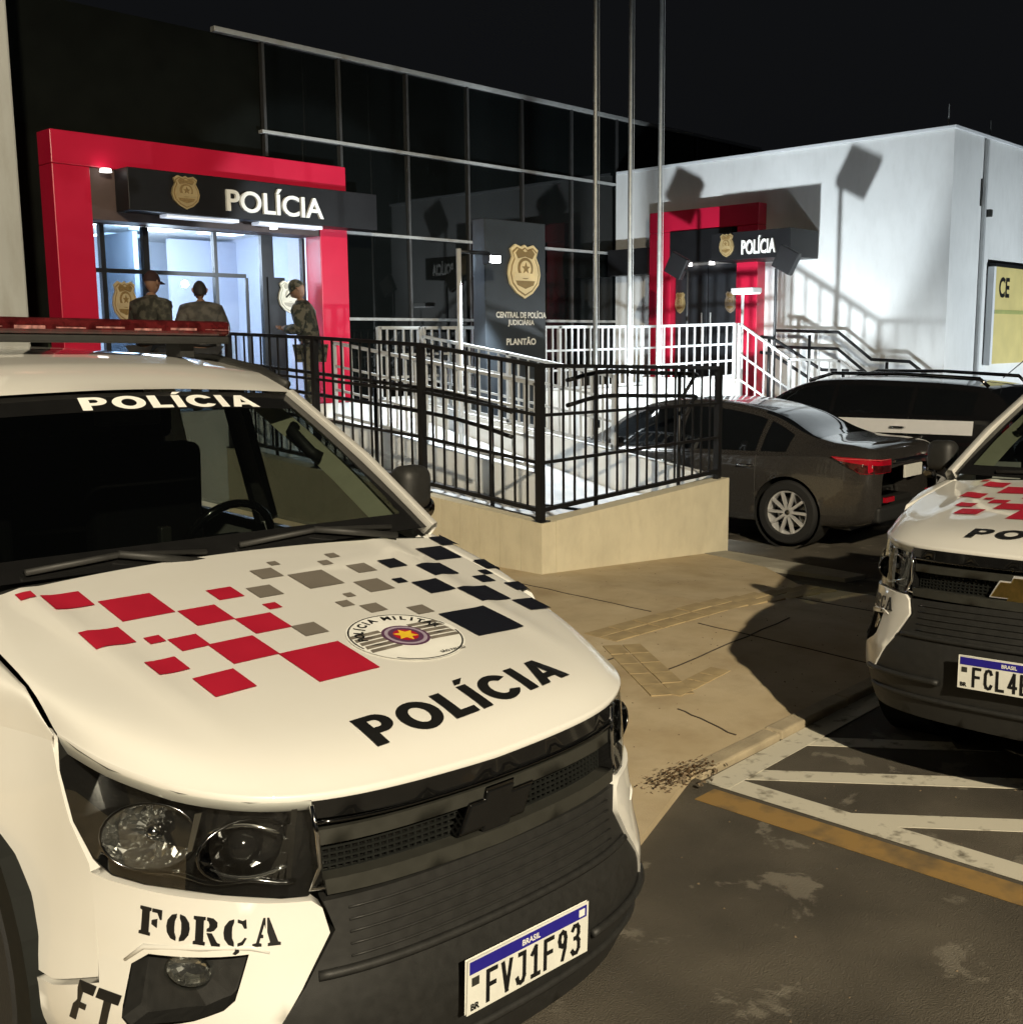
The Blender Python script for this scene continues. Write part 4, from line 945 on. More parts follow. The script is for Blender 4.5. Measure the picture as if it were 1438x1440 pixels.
def pickup(name, label, cat, loc, rot, plate_s, gold, bumper_word):
    t = thing(name, label, cat, loc); t.rotation_mode = 'QUATERNION'; t.rotation_quaternion = rot.to_quaternion()
    # ---- hood
    us = np.linspace(-1, 1, 57); us = np.sign(us) * np.abs(us) ** .85 * UL; P = []
    ts = [0, .006, .015, .03, .05, .08, .12, .17, .24, .33, .44, .56, .68, .8, .9, 1.0]
    for u in us:
        xl, yl, _ = wrap(u, lipz(u)); zl = lipz(u); col = [(xl * .985, yl + .035, zl - .045), (xl * .995, yl + .006, zl - .022)]
        xr = xl * (.80 / .79)
        yr = 1.40 - .10 * (xl / .8) ** 2
        for q in ts:
            x, y = xl + (xr - xl) * q, yl + (yr - yl) * q; d = q * (yr - yl)
            col.append((x, y, hoodz(x, y) - (hoodz(xl, yl) - zl) * math.exp(-(d / .09) ** 1.5)))
        P.append(col)
    MB().grid(P).build('hood', M_PAINT, t, smooth=True)
    # ---- fenders: shoulder strip from the hood gap over to the flank
    for s in (-1, 1):
        P = []
        for k in range(22):
            u = UL + .012 + (2.31 - UL - .012) * k / 21
            ox, oy, oz = wrap(s * u, 1.03); q = k / 21
            xi = s * (.803 + .004 * q); yi = .70 + (1.62 - .70) * q; zi = hoodz(.80, yi) - .004
            c0 = wrap(s * UL, 1.05)
            if q < .1: w_ = q / .1; xi = s * abs(c0[0]) * (1 - w_) + xi * w_ + s * .006; zi = 1.045 * (1 - w_) + zi * w_
            row = []
            for v in np.linspace(0, 1, 17) ** 1.6:
                th = v * math.pi / 2; x = xi + (ox - xi) * math.sin(th) ** .42; y = yi + (oy - yi) * v; z = zi + (oz - zi) * (1 - max(0, math.cos(th)) ** .42)
                row.append((x, y, z))
            P.append([(xi, yi, zi - .05)] + row)
        MB().grid(P).build('fender_top', M_PAINT, t, smooth=True)
        arc = [(s * a, c) for a, c in catmull([(1.305, .515), (1.40, .60), (1.52, .675), (1.64, .735), (1.78, .775), (1.95, .78), (2.08, .73), (2.17, .62), (2.21, .42)], 4)]
        loop = [(s * 1.295, 1.03), (s * 1.268, .97), (s * 1.21, .87), (s * 1.135, .79), (s * 1.07, .562), (s * 1.22, .512)] + arc + [(s * 2.32, .42), (s * 2.32, 1.03)]
        patch('fender', [loop if s > 0 else loop[::-1]], wrap, M_PAINT, t, .05, 0, .05)
    # ---- lit front: headlights
    for s in (-1, 1):
        out = [(s * UL, 1.048), (s * 1.26, .97), (s * 1.20, .87), (s * 1.125, .805), (s * 1.06, .783), (s * .96, .783), (s * .75, .787), (s * .60, .775), (s * .535, .772), (s * .50, .80), (s * .51, .93), (s * .52, .975), (s * .68, .982), (s * .87, .992), (s * 1.085, 1.01), (s * 1.2, 1.03)]
        if s < 0: out = out[::-1]
        hd = patch('headlight', [out], wrap, M_GLOSSB, t, .06, -.085, 0)
        sc = lambda k, dx=0, dz=0: [((a - s * .85) * k + s * .85 + dx, (c - .89) * k + .89 + dz) for a, c in out]
        # housing rim
        b = MB(); n = len(out); v = [wrap(a, c, -.002) for a, c in out] + [wrap(a, c, -.09) for a, c in out]
        b.add(v, [(i, (i + 1) % n, n + (i + 1) % n, n + i) for i in range(n)]); b.build('housing', M_GLOSSB, hd)
        def bowl(u, z, r, ry, m, depth=.07, k=2.4):
            c = Vector(wrap(u, z, -.038 if k > 2 else -.03)); d = (Vector(wrap(u, z, 0)) - Vector(wrap(u, z, -.1))).normalized(); d = (d + Vector((0, -k, .2 * k))).normalized()
            X = d.cross(Vector((0, 0, 1))).normalized(); Y = X.cross(d)
            b = MB(); rows = []
            for i in range(8):
                q = i / 7; rad = math.sin(q * math.pi / 2); dep = -depth * (math.cos(q * math.pi / 2))
                rows.append([tuple(c + X * (r * rad * math.cos(a)) + Y * (ry * rad * math.sin(a)) + d * (dep + ((.006 * (1 if int((math.cos(a) * rad + 1) * 9) % 2 else -1) + rng.uniform(-.003, .003)) if 0 < i < 7 else 0))) for a in np.linspace(0, 2 * math.pi, 25)])
            b.grid(rows); o = b.build('reflector', m, hd, smooth=False, fix=False)
            b = MB(); b.lathe([(.001, .0), (.016, -.004), (.022, -.02), (.02, -.05)], 14)
            M4 = Matrix((X, Y, d)).transposed().to_4x4(); M4.translation = c - d * .02
            b.v = [tuple(M4 @ Vector(p)) for p in b.v]; b.build('bulb', M_CHROME, hd, smooth=True)
            b = MB(); b.tube([tuple(c + X * (r * 1.03 * math.cos(a)) + Y * (ry * 1.03 * math.sin(a))) for a in np.linspace(0, 2 * math.pi, 26)[:-1]], .0035, 6, True); b.build('bezel', M_DKCHROME, hd, smooth=True)
        bowl(s * .975, .872, .100, .072, M_REFL, .06, .7); bowl(s * .70, .868, .098, .060, M_DKCHROME)
        b = MB(); b.lathe([(.001, -.03), (.022, -.026), (.036, -.012), (.041, .006), (.036, .02)], 20, 'y'); c_ = wrap(s * .705, .866, -.06); b.build('projector', M_GLOSSB, hd, smooth=True, loc=c_)
        for q_, (zz, aa, bb) in enumerate(((.905, .60, .80), (.832, .58, .83), (.815, .88, 1.06))):
            b = MB(); b.tube([wrap(s * u_, zz + .02 * math.sin((u_ - aa) / (bb - aa) * math.pi) * (1 if q_ == 0 else -1), -.028) for u_ in np.linspace(aa, bb, 12)], .0045, 6); b.build('chrome_arc', M_REFL, hd, smooth=True)
        b = MB(); b.prism([(s * .835, .945), (s * .815, .95), (s * .84, .865), (s * .855, .86)] if s > 0 else [(s * .835, .945), (s * .855, .86), (s * .84, .865), (s * .815, .95)], wrap, -.02, -.05); b.build('divider', M_CHROME, hd)
        for k in range(5):
            q = k / 4; b = MB(); b.prism([(s * (.55 + .012 * k), .95 - .03 * k), (s * (.565 + .012 * k), .95 - .03 * k), (s * (.585 + .02 * k), .80), (s * (.572 + .02 * k), .80)][::s], wrap, -.03, -.06); b.build('fin', M_DKCHROME, hd)
        b = MB(); pts = [wrap(s * a, .80 + .006 * math.sin(a * 30), -.03) for a in np.linspace(.56, 1.02, 20)]; b.tube(pts, .008, 6); b.build('light_strip', M_DKCHROME, hd, smooth=True)
        b = MB(); b.tube([wrap(s * .52, .965, -.004), wrap(s * .51, .90, -.004), wrap(s * .505, .83, -.004), wrap(s * .53, .785, -.004), wrap(s * .47, .78, -.008), wrap(s * .44, .786, -.012)], .006, 6); b.build('edge_trim', M_CHROME, hd, smooth=True)
        patch('lens', [out], wrap, M_LENS, hd, .05, -.003, 0)
    # ---- grille
    gp = [(-.51, .765), (.51, .765), (.50, .85), (.515, .97), (.3, .968), (0, .962), (-.3, .968), (-.515, .97), (-.50, .85)]
    gr = patch('grille', [gp], wrap, M_GLOSSB, t, .06, -.055, 0)
    b = MB(); us_ = np.linspace(-.49, .49, 50)
    for zc in np.arange(.80, .92, .013):
        for u0, u1 in zip(us_[:-1], us_[1:]): b.bar(wrap(u0, zc, -.040), wrap(u1, zc, -.040), .006, .005)
    for i, u0 in enumerate(us_): b.bar(wrap(u0, .795, -.041), wrap(u0, .92, -.041), .005, .005)
    b.build('mesh_insert', M_INTER, gr)
    patch('slat', [[(-.515, .935), (-.3, .926), (0, .921), (.3, .926), (.515, .935), (.52, .972), (.3, .968), (0, .962), (-.3, .968), (-.52, .972)]], wrap, M_GLOSSB, gr, .05, -.004, .04)
    patch('slat', [[(-.50, .872), (0, .868), (.50, .872), (.505, .905), (0, .90), (-.505, .905)]], wrap, M_GREYP, gr, .05, -.012, .03)
    patch('slat', [[(-.49, .768), (0, .758), (.49, .768), (.495, .802), (0, .795), (-.495, .802)]], wrap, M_GREYP, gr, .05, .002, .05)
    b = MB(); b.tube([wrap(u, .929 + .028 * u * u - .008, .002) for u in np.linspace(-.51, .51, 30)], .0045, 6); b.build('chrome_line', M_DKCHROME, gr, smooth=True)
    em_fn = lambda a, c, o: (a, wrap(0, c)[1] + .014 - o + abs(a) * .02, c)
    b = MB(); b.prism([(a * .84, c * 1.0 + .838) for a, c in BOW], em_fn, .006, -.03); em = b.build('emblem', M_ALLOY if gold else M_DKCHROME, t, bevel=.003)
    b = MB(); b.prism([(a * .78, c * .84 + .838) for a, c in BOW], em_fn, .010, .0); b.build('emblem_face', M_GOLD if gold else M_GLOSSB, em, bevel=.003)
    # ---- bumper
    lp_ = [(-.50, .755), (.50, .755), (.475, .69), (.55, .585), (.60, .53), (.645, .475), (.70, .415), (1.0, .395), (1.22, .38), (1.15, .31), (.8, .26), (0, .24), (-.8, .26), (-1.15, .31), (-1.22, .38), (-1.0, .395), (-.70, .415), (-.645, .475), (-.60, .53), (-.55, .585), (-.475, .69)]
    bu = patch('bumper', [lp_], wrap, M_BLACKP, t, .04, 0, .06)
    b = MB()
    for zc in np.arange(.628, .75, .026):
        b.tube([wrap(u, zc, .003) for u in np.linspace(-.44, .44, 24)], .0028, 5)
    b.build('intake_ribs', M_BLACKP, bu, smooth=True)
    for zc, hw in ((.600, .52), (.34, .75)):
        b = MB(); b.tube([wrap(u, zc + .01 * u * u, .004) for u in np.linspace(-hw, hw, 36)], .011, 6); b.build('ridge', M_BLACKP, bu, smooth=True)
    for s in (-1, 1): b = MB(); b.tube([wrap(s * u, .425, .008) for u in np.linspace(.30, .75, 18)], .012, 6); b.build('ridge', M_BLACKP, bu, smooth=True)
    for s in (-1, 1):
        o_ = [(s * .53, .765), (s * .75, .779), (s * 1.06, .775), (s * 1.122, .778), (s * 1.058, .556), (s * 1.21, .505), (s * 1.285, .50), (s * 1.265, .43), (s * 1.25, .38), (s * 1.0, .385), (s * .70, .41), (s * .64, .48), (s * .56, .585), (s * .49, .69), (s * .505, .745)]
        fog = [(s * .975, .615), (s * .93, .645), (s * .68, .668), (s * .71, .575), (s * .735, .555), (s * .80, .53), (s * .965, .485), (s * .985, .50)]
        if s < 0: o_, fog = o_[::-1], fog[::-1]
        cp = patch('bumper_corner', [o_, fog], wrap, M_PAINT, t, .035, .007, .04, rim_all=False)
        n = len(fog); b = MB(); v = [wrap(a, c, .003) for a, c in fog] + [wrap(a, c, -.07) for a, c in fog]
        b.add(v, [(i, (i + 1) % n, n + (i + 1) % n, n + i) for i in range(n)])
        b.prism([( (a - s * .84) * 1.02 + s * .84, (c - .60) * 1.02 + .60) for a, c in fog], wrap, -.05, -.07); fb = b.build('fog_recess', M_BLACKP, cp)
        fl_ = patch('fog_light', [disc(s * .838, .612, .062, .034, 24)], wrap, M_LENS, t, .03, -.012, .02)
        b = MB(); rows = []
        for i in range(6):
            q = math.sin(i / 5 * math.pi / 2); rows.append([wrap(s * .838 + .058 * q * math.cos(a), .612 + .031 * q * math.sin(a), -.016 - .03 * math.cos(i / 5 * math.pi / 2)) for a in np.linspace(0, 2 * math.pi, 19)])
        b.grid(rows); b.build('reflector', M_REFL, fl_)
        b = MB(); b.tube([wrap(s * a, c, .006) for a, c in ((.995, .618), (.945, .658), (.80, .676), (.675, .682), (.63, .668))], [.004, .007, .007, .007, .003], 6); b.build('moulding', M_PAINT, cp, smooth=True)
        if s < 0 and bumper_word:
            b = MB()
            for P in stencil(wrap, .355, .058, -.782, .713): b.prism(P, wrap, .0095, .0075)
            b.build('lettering', M_INK, cp)
            SL = lambda P, x0: [(x0 + a * .072 + c * .012, .452 + c * .095) for a, c in P]
            b = MB(); b.prism(SL([(0, 0), (.3, 0), (.42, .35), (.7, .35), (.75, .5), (.47, .5), (.55, .78), (1.0, .78), (1.05, 1), (.3, 1)], -1.15), wrap, .0095, .0075)
            b.prism(SL([(.25, 0), (.55, 0), (.72, .78), (1.0, .78), (1.05, 1), (.12, 1), (.07, .78), (.42, .78)], -1.075), wrap, .0095, .0075); b.build('emblem_lettering', M_INK, cp)
    plate(t, lambda a, c, o: (a, -.014 - o, c), plate_s, 0.01, .503)
    # ---- decals on the hood
    for cells, m, nm in ((RED, M_RED, 'red_square'), (GREY, M_GREYV, 'grey_square'), (NAVY, M_NAVY, 'dark_square')):
        for (cx, cy, w) in cells:
            h = w / 2; patch(nm, [[(cx - h, cy - h), (cx + h, cy - h), (cx + h, cy + h), (cx - h, cy + h)]], hood_fn, m, t, .03, .0045 if abs(cx) > .4 else .003)
    tf = lambda a, c, o: hood_fn(a, .30 - (c - .0) , o)
    bent = lambda a, c, o: hood_fn(a + .058, .262 + .028 * a / .35 + .012 * (a / .35) ** 2 + c * 1.12, o)
    heavy_text('POLÍCIA', bent, M_INK, t, .69, .098, .0025, (.012, 0), .025, .13)
    # crest
    cx, cy = .150, .622
    Cf = lambda a, c, o: hood_fn(cx + a, cy + c, o)
    cr = patch('crest', [disc(0, 0, .170, .155, 48)], Cf, M_HALO, t, .03, .0036)
    for r1, r0, a0, a1 in ((.165, .160, .05, 1.05), (.165, .160, 1.25, 1.95)):
        th = np.linspace(a0 * math.pi, a1 * math.pi, 30)
        patch('ring_line', [[(r1 * math.cos(a), r1 * .92 * math.sin(a)) for a in th] + [(r0 * math.cos(a), r0 * .92 * math.sin(a)) for a in th[::-1]]], Cf, M_INK, cr, .03, .0042)
    for s in (-1, 1):
        for k in range(5):
            z0 = -.055 + k * .024
            patch('ribbon_stripe', [[(s * .05, z0 + .004), (s * .155, z0 - .012 + .012), (s * .15, z0 + .018), (s * .05, z0 + .021)][::s]], Cf, M_GREYV, cr, .05, .0044)
    for rr, m, z in ((.068, M_PURPLE, .005), (.060, M_LILAC, .0055), (.050, M_PURPLE, .006), (.036, M_RED, .0064)):
        patch('roundel', [disc(0, 0, rr, rr, 28)], Cf, m, cr, .03, z)
    patch('star', [[(math.sin(math.pi * k / 6) * (.037 if k % 2 == 0 else .019), math.cos(math.pi * k / 6) * (.037 if k % 2 == 0 else .019)) for k in range(12)]], Cf, M_YELLOW, cr, .03, .007)
    word = 'POLÍCIA MILITAR'
    for i, ch in enumerate(word):
        if ch == ' ': continue
        a = R(168 - i * (156 / (len(word) - 1))); ca, sa = math.cos(a - math.pi / 2), math.sin(a - math.pi / 2); r0 = .132
        text('lettering', ch, lambda p, q, o, ca=ca, sa=sa, a=a: Cf(r0 * math.cos(a) + p * ca - q * sa, r0 * .95 * math.sin(a) + p * sa + q * ca, o), M_INK, cr, .036, .0016, 1, .0046)
    text('lettering', 'SÃO PAULO', Cf, M_INK, cr, .016, .0005, 1, .0046, (.06, -.128))
    # ---- cowl, windscreen, pillars, roof
    bot = lambda v: (v * .80, 1.405 - .105 * v * v, 1.243 + .025 * v * v)
    top = lambda v: (v * .655, 1.90 + .085 * v * v, 1.735 - .026 * v * v)
    P = [[(v * .80, 1.37 - .10 * v * v + .06 * q, hoodz(v * .8, 1.37 - .1 * v * v) - .012 + .018 * q) for q in np.linspace(0, 1, 5)] for v in np.linspace(-1, 1, 24)]
    MB().grid(P).build('cowl', M_BLACKP, t, smooth=True)
    def ws(v, q, o=0.0):
        B_, T_ = Vector(bot(v)), Vector(top(v)); p = B_.lerp(T_, q) + Vector((0, -.7, .72)) * (.035 * math.sin(q * math.pi) * (1 - v * v * .6) + o); return tuple(p)
    MB().grid([[ws(v, q) for q in np.linspace(0, 1, 14)] for v in np.linspace(-1, 1, 30)]).build('windscreen', M_WSHIELD, t, smooth=True, fix=False)
    MB().grid([[ws(v, q, .0015) for q in np.linspace(.87, 1, 4)] for v in np.linspace(-1, 1, 30)]).build('sunstrip', M_GLOSSB, t, smooth=True, fix=False)
    for s in (-1, 1): MB().grid([[ws(v, q, .0018) for q in np.linspace(0, 1, 10)] for v in np.linspace(s * .93, s, 3)]).build('windscreen_border', M_GLOSSB, t, smooth=True, fix=False)
    MB().grid([[ws(v, q, .0012) for q in np.linspace(0, .10, 3)] for v in np.linspace(-1, 1, 30)]).build('windscreen_border', M_GLOSSB, t, smooth=True, fix=False)
    heavy_text('POLÍCIA', lambda a, c, o: ws(a / .70, .925 + c / .65, .0035), M_HALO, t, .70, .060, 0, (.135, 0), .04, .13)
    gut = lambda y: (float(np.interp(y, [1.28, 1.98, 2.2, 2.6, 3.3], [.815, .672, .675, .69, .68])), float(np.interp(y, [1.28, 1.6, 1.98, 2.2, 2.6, 3.3], [1.262, 1.49, 1.712, 1.772, 1.812, 1.805])))
    for s in (-1, 1):
        b = MB(); ys = np.linspace(1.29, 1.985, 12)
        prof = lambda y: [(gut(y)[0] - .02, y - .02, gut(y)[1] + .012), (gut(y)[0] + .01, y - .008, gut(y)[1] + .016), (gut(y)[0] + .035, y + .02, gut(y)[1] - .005), (gut(y)[0] + .03, y + .06, gut(y)[1] - .05), (gut(y)[0] - .02, y + .03, gut(y)[1] - .03)]
        MB().grid([[(s * p[0], p[1], p[2]) for p in prof(y) + prof(y)[:1]] for y in ys]).build('pillar', M_PAINT, t, smooth=True)
        MB().grid([[(s * (gut(y)[0] - .035 - .075 * k), y + .05 + .05 * k, gut(y)[1] - .035 - .02 * k) for k in np.linspace(0, 1, 4)] for y in np.linspace(1.36, 1.99, 10)]).build('pillar_trim', M_CREAM, t, smooth=True)
        b = MB(); b.tube([(s * .60, 1.84, 1.60), (s * .575, 1.83, 1.585), (s * .60, 1.735, 1.51), (s * .63, 1.72, 1.49)], .022, 8); b.build('grab_handle', M_BLACKP, t, smooth=True)
        b = MB(); b.tube([(s * (gut(y)[0] + .012), y, gut(y)[1] + .022) for y in np.linspace(2.02, 3.3, 14)], .017, 8); b.build('roof_gutter', M_BLACKP, t, smooth=True)
        b = MB(); b.tube([(s * (gut(y)[0] + .02), y + .01, gut(y)[1] - .03) for y in np.linspace(1.98, 3.3, 12)], .03, 8); b.build('roof_rail', M_PAINT, t, smooth=True)
    P = []
    for y in np.concatenate([np.linspace(0, .25, 8)[:-1], np.linspace(.25, 1, 12)]):
        row = []
        for v in np.linspace(-1, 1, 31):
            tx, ty, tz = top(v); yy = ty - .012 + (3.30 - ty) * y; gx, gzz = gut(yy)
            zc = float(np.interp(yy, [1.9, 2.05, 2.2, 2.6, 3.2], [1.747, 1.79, 1.822, 1.862, 1.868]))
            row.append((v * gx, yy, gzz + .012 + (zc - gzz - .012) * (1 - abs(v) ** 2.6)))
        P.append(row)
    MB().grid(P).build('roof', M_PAINT, t, smooth=True)
    # ---- light bar
    lbar = MB(); lbar.box(-.66, .66, 2.40, 2.64, 1.895, 1.925); lb_ = lbar.build('lightbar', M_BLACKP, t, bevel=.008)
    b = MB(); b.box(-.66, .66, 2.39, 2.65, 1.926, 1.985); b.build('lightbar_lens', M_BARRED, lb_, bevel=.018, seg=3)
    for i in range(9):
        xx = -.60 + 1.2 * i / 8; b = MB(); b.box(xx - .055, xx + .055, 2.387, 2.3895, 1.944 + .003 * (i % 3), 1.952 + .004 * (i % 2)); b.build('lamp_module', mat('led_pale', (.30, .14, .13), .35, 0, .6, 60), lb_)
    for s in (-.5, .5): MB().box(s - .03, s + .03, 2.46, 2.58, 1.84, 1.896).build('mount', M_BLACKP, lb_)
    # ---- cabin sides, doors, bed
    for s in (-1, 1):
        lo = [(s * 1.995, 1.03), (s * 1.995, .84), (s * 2.28, .40), (s * 5.2, .40), (s * 5.2, 1.02), (s * 3.6, 1.04)]
        fl2 = lambda a, c, o: (s * float(np.interp(c, [.3, .42, .75, 1.03, 1.15], [.915, .935, .935, .91, .86])) + s * o, abs(a) - .604, c)
        for nm, y0, y1 in (('door', 2.326, 3.05), ('door', 3.06, 3.95), ('bed_side', 3.97, 5.95)):
            L = [(s * y0, .42), (s * y1, .42), (s * y1, 1.13), (s * y0, 1.13)]
            if nm == 'bed_side': L = [(s * y0, .45), (s * 4.3, .45)] + [(s * (4.824 - .46 * math.cos(k / 12 * math.pi)), .40 + .46 * math.sin(k / 12 * math.pi)) for k in range(1, 12)] + [(s * 5.35, .45), (s * y1, .45), (s * y1, 1.15), (s * y0, 1.15)]
            p_ = patch(nm, [L if s > 0 else L[::-1]], fl2, M_PAINT, t, .12, 0, .03)
            if nm == 'door':
                MB().box(s * .93 - .015, s * .93 + .015, y1 - .604 - .2, y1 - .604 - .05, .98, 1.01).build('handle', M_BLACKP, p_, bevel=.006)
        q0, q1 = (1.50, 2.45), (2.55, 3.15)
        for (a0, a1) in (q0, q1):
            hz = lambda y: min(gut(y)[1] - .05, 1.74)
            pts = [(a0, 1.15), (a1, 1.15), (a1, hz(a1))] + [(y, hz(y)) for y in np.linspace(a1, a0, 6)[1:-1]] + [(a0, max(1.2, hz(a0) - .05))]
            fs = lambda a, c, o: (s * (.885 - (c - 1.12) * .30) + s * o, a, c)
            patch('side_window', [pts if s > 0 else pts[::-1]], fs, M_SIDEGL, t, .2)
        MB().bar((s * .88, 2.5, 1.13), (s * .71, 2.5, 1.74), .05, .09).build('pillar', M_BLACKP, t)
        MB().bar((s * .88, 3.22, 1.13), (s * .71, 3.15, 1.74), .06, .14).build('pillar', M_PAINT, t)
        b = MB(); b.box(-.08, .08, -.05, .075, -.085, .095); mi = b.build('mirror', M_BLACKP, t, bevel=.05, seg=5, loc=(s * 1.02, 1.66, 1.345), smooth='auto'); mi.rotation_euler = (0, 0, s * .15)
        MB().bar((0, 0, -.05), (-s * .13, -.06, -.12), .04, .05).build('mirror_arm', M_BLACKP, mi)
        b = MB(); b.lathe([(.001, -.018), (.04, -.012), (.046, .004), (.001, .01)], 18, 'y', (s * .055, -.02, -.075)); b.build('spot_mirror', M_DKCHROME, mi, smooth=True)
        b = MB(); b.lathe([(.38, -.12), (.47, -.12), (.47, .12), (.46, .13)], 30, 'x', (s * .77, 1.13, .39)); b.lathe([(.01, -.22 * s), (.5, -.22 * s)], 20, 'x', (s * .77, 1.13, .39)); b.build('wheel_well', M_INTER, t)
        wheel_mesh(t, 'wheel', (s * .765, 1.14, .385), .385, .25, 6, s); wheel_mesh(t, 'wheel', (s * .765, 4.22, .385), .385, .25, 6, s)
    MB().box(-.85, .85, .55, 5.2, .30, .42).build('chassis', M_BLACKP, t)
    MB().box(-.60, .60, .50, 1.3, .45, .88).build('engine_bay', M_BLACKP, t)
    MB().box(-.86, .86, 3.30, 3.36, .5, 1.8).build('cab_back', M_INTER, t)
    MB().box(-.88, .88, 3.4, 5.25, .55, .7).build('bed_floor', M_BLACKP, t)
    MB().box(-.88, .88, 5.26, 5.33, .55, 1.13).build('tailgate', M_PAINT, t, bevel=.02)
    # ---- interior seen through the glass
    P = [[(v * .78, 1.46 - .1 * v * v + .42 * q, 1.215 + .03 * math.sin(q * 3) - .12 * q * q) for q in np.linspace(0, 1, 6)] for v in np.linspace(-1, 1, 14)]
    MB().grid(P).build('dashboard', M_INTER, t, smooth=True)
    MB().box(-.76, .76, 1.84, 1.9, .7, 1.12).build('dashboard_face', M_INTER, t)
    b = MB(); b.tube([(.40 + .185 * math.cos(a), 2.0 - .07 * math.sin(a), 1.14 + .175 * math.sin(a)) for a in np.linspace(0, 2 * math.pi, 30)[:-1]], .016, 8, True); sw = b.build('steering_wheel', M_GLOSSB, t, smooth=True)
    b = MB(); b.bar((.24, 2.0, 1.14), (.56, 2.0, 1.14), .05, .03); b.bar((.40, 2.0, 1.14), (.40, 2.03, .99), .05, .03); b.box(.34, .46, 1.98, 2.03, 1.09, 1.19); b.build('spokes', M_INTER, sw, bevel=.008)
    for sx in (-.40, .40):
        b = MB(); b.box(sx - .25, sx + .25, 2.15, 2.65, .75, .92); b.box(sx - .24, sx + .24, 2.60, 2.74, .9, 1.48); b.box(sx - .13, sx + .13, 2.64, 2.72, 1.5, 1.68); b.build('seat', M_SEAT, t, bevel=.04, seg=3)
    b = MB(); b.box(-.68, .68, 3.0, 3.28, .8, 1.5); b.build('rear_seat', M_SEAT, t, bevel=.04)
    b = MB(); b.box(-.12, .12, 1.94, 1.97, 1.62, 1.69); b.build('rear_view_mirror', M_BLACKP, t, bevel=.015)
    b = MB(); b.box(-.02, .02, 1.70, 1.73, 1.22, 1.30); b.build('phone_mount', M_GREYP, t, bevel=.006)
    b = MB(); b.box(-.72, -.58, 1.62, 1.64, 1.24, 1.33); b.build('dash_card', M_HALO, t)
    for (x0, x1) in ((-.60, -.02), (.10, .66)):
        b = MB(); b.tube([ws((x1) / .8, .02, .012), ws((x0 + x1) / 1.6, .055, .016), ws(x0 / .8, .03, .014)], .010, 6); b.tube([ws(x1 / .8, -.03, .01), ws((x0 + x1) / 1.6, .055, .02)], .012, 6); b.build('wiper', M_BLACKP, t, smooth=True)
    return t
def rotm(a, axis): return Matrix.Rotation(a, 3, axis)
pickup('police_pickup', 'large white police pickup at lower left with hood squares and plate FVJ1F93', 'pickup',
       (1.787, 1.694, 0), rotm(-.043, 'Z') @ rotm(.0227, 'X') @ rotm(.0155, 'Y'), 'FVJ1F93', False, True)
pickup('police_pickup', 'white police pickup with gold grille emblem and plate FCL4E at right edge', 'pickup',
       (4.411, 1.503, .10), rotm(-1.587, 'Z') @ rotm(-.078, 'X') @ rotm(-.036, 'Y'), 'FCL4E', True, True)

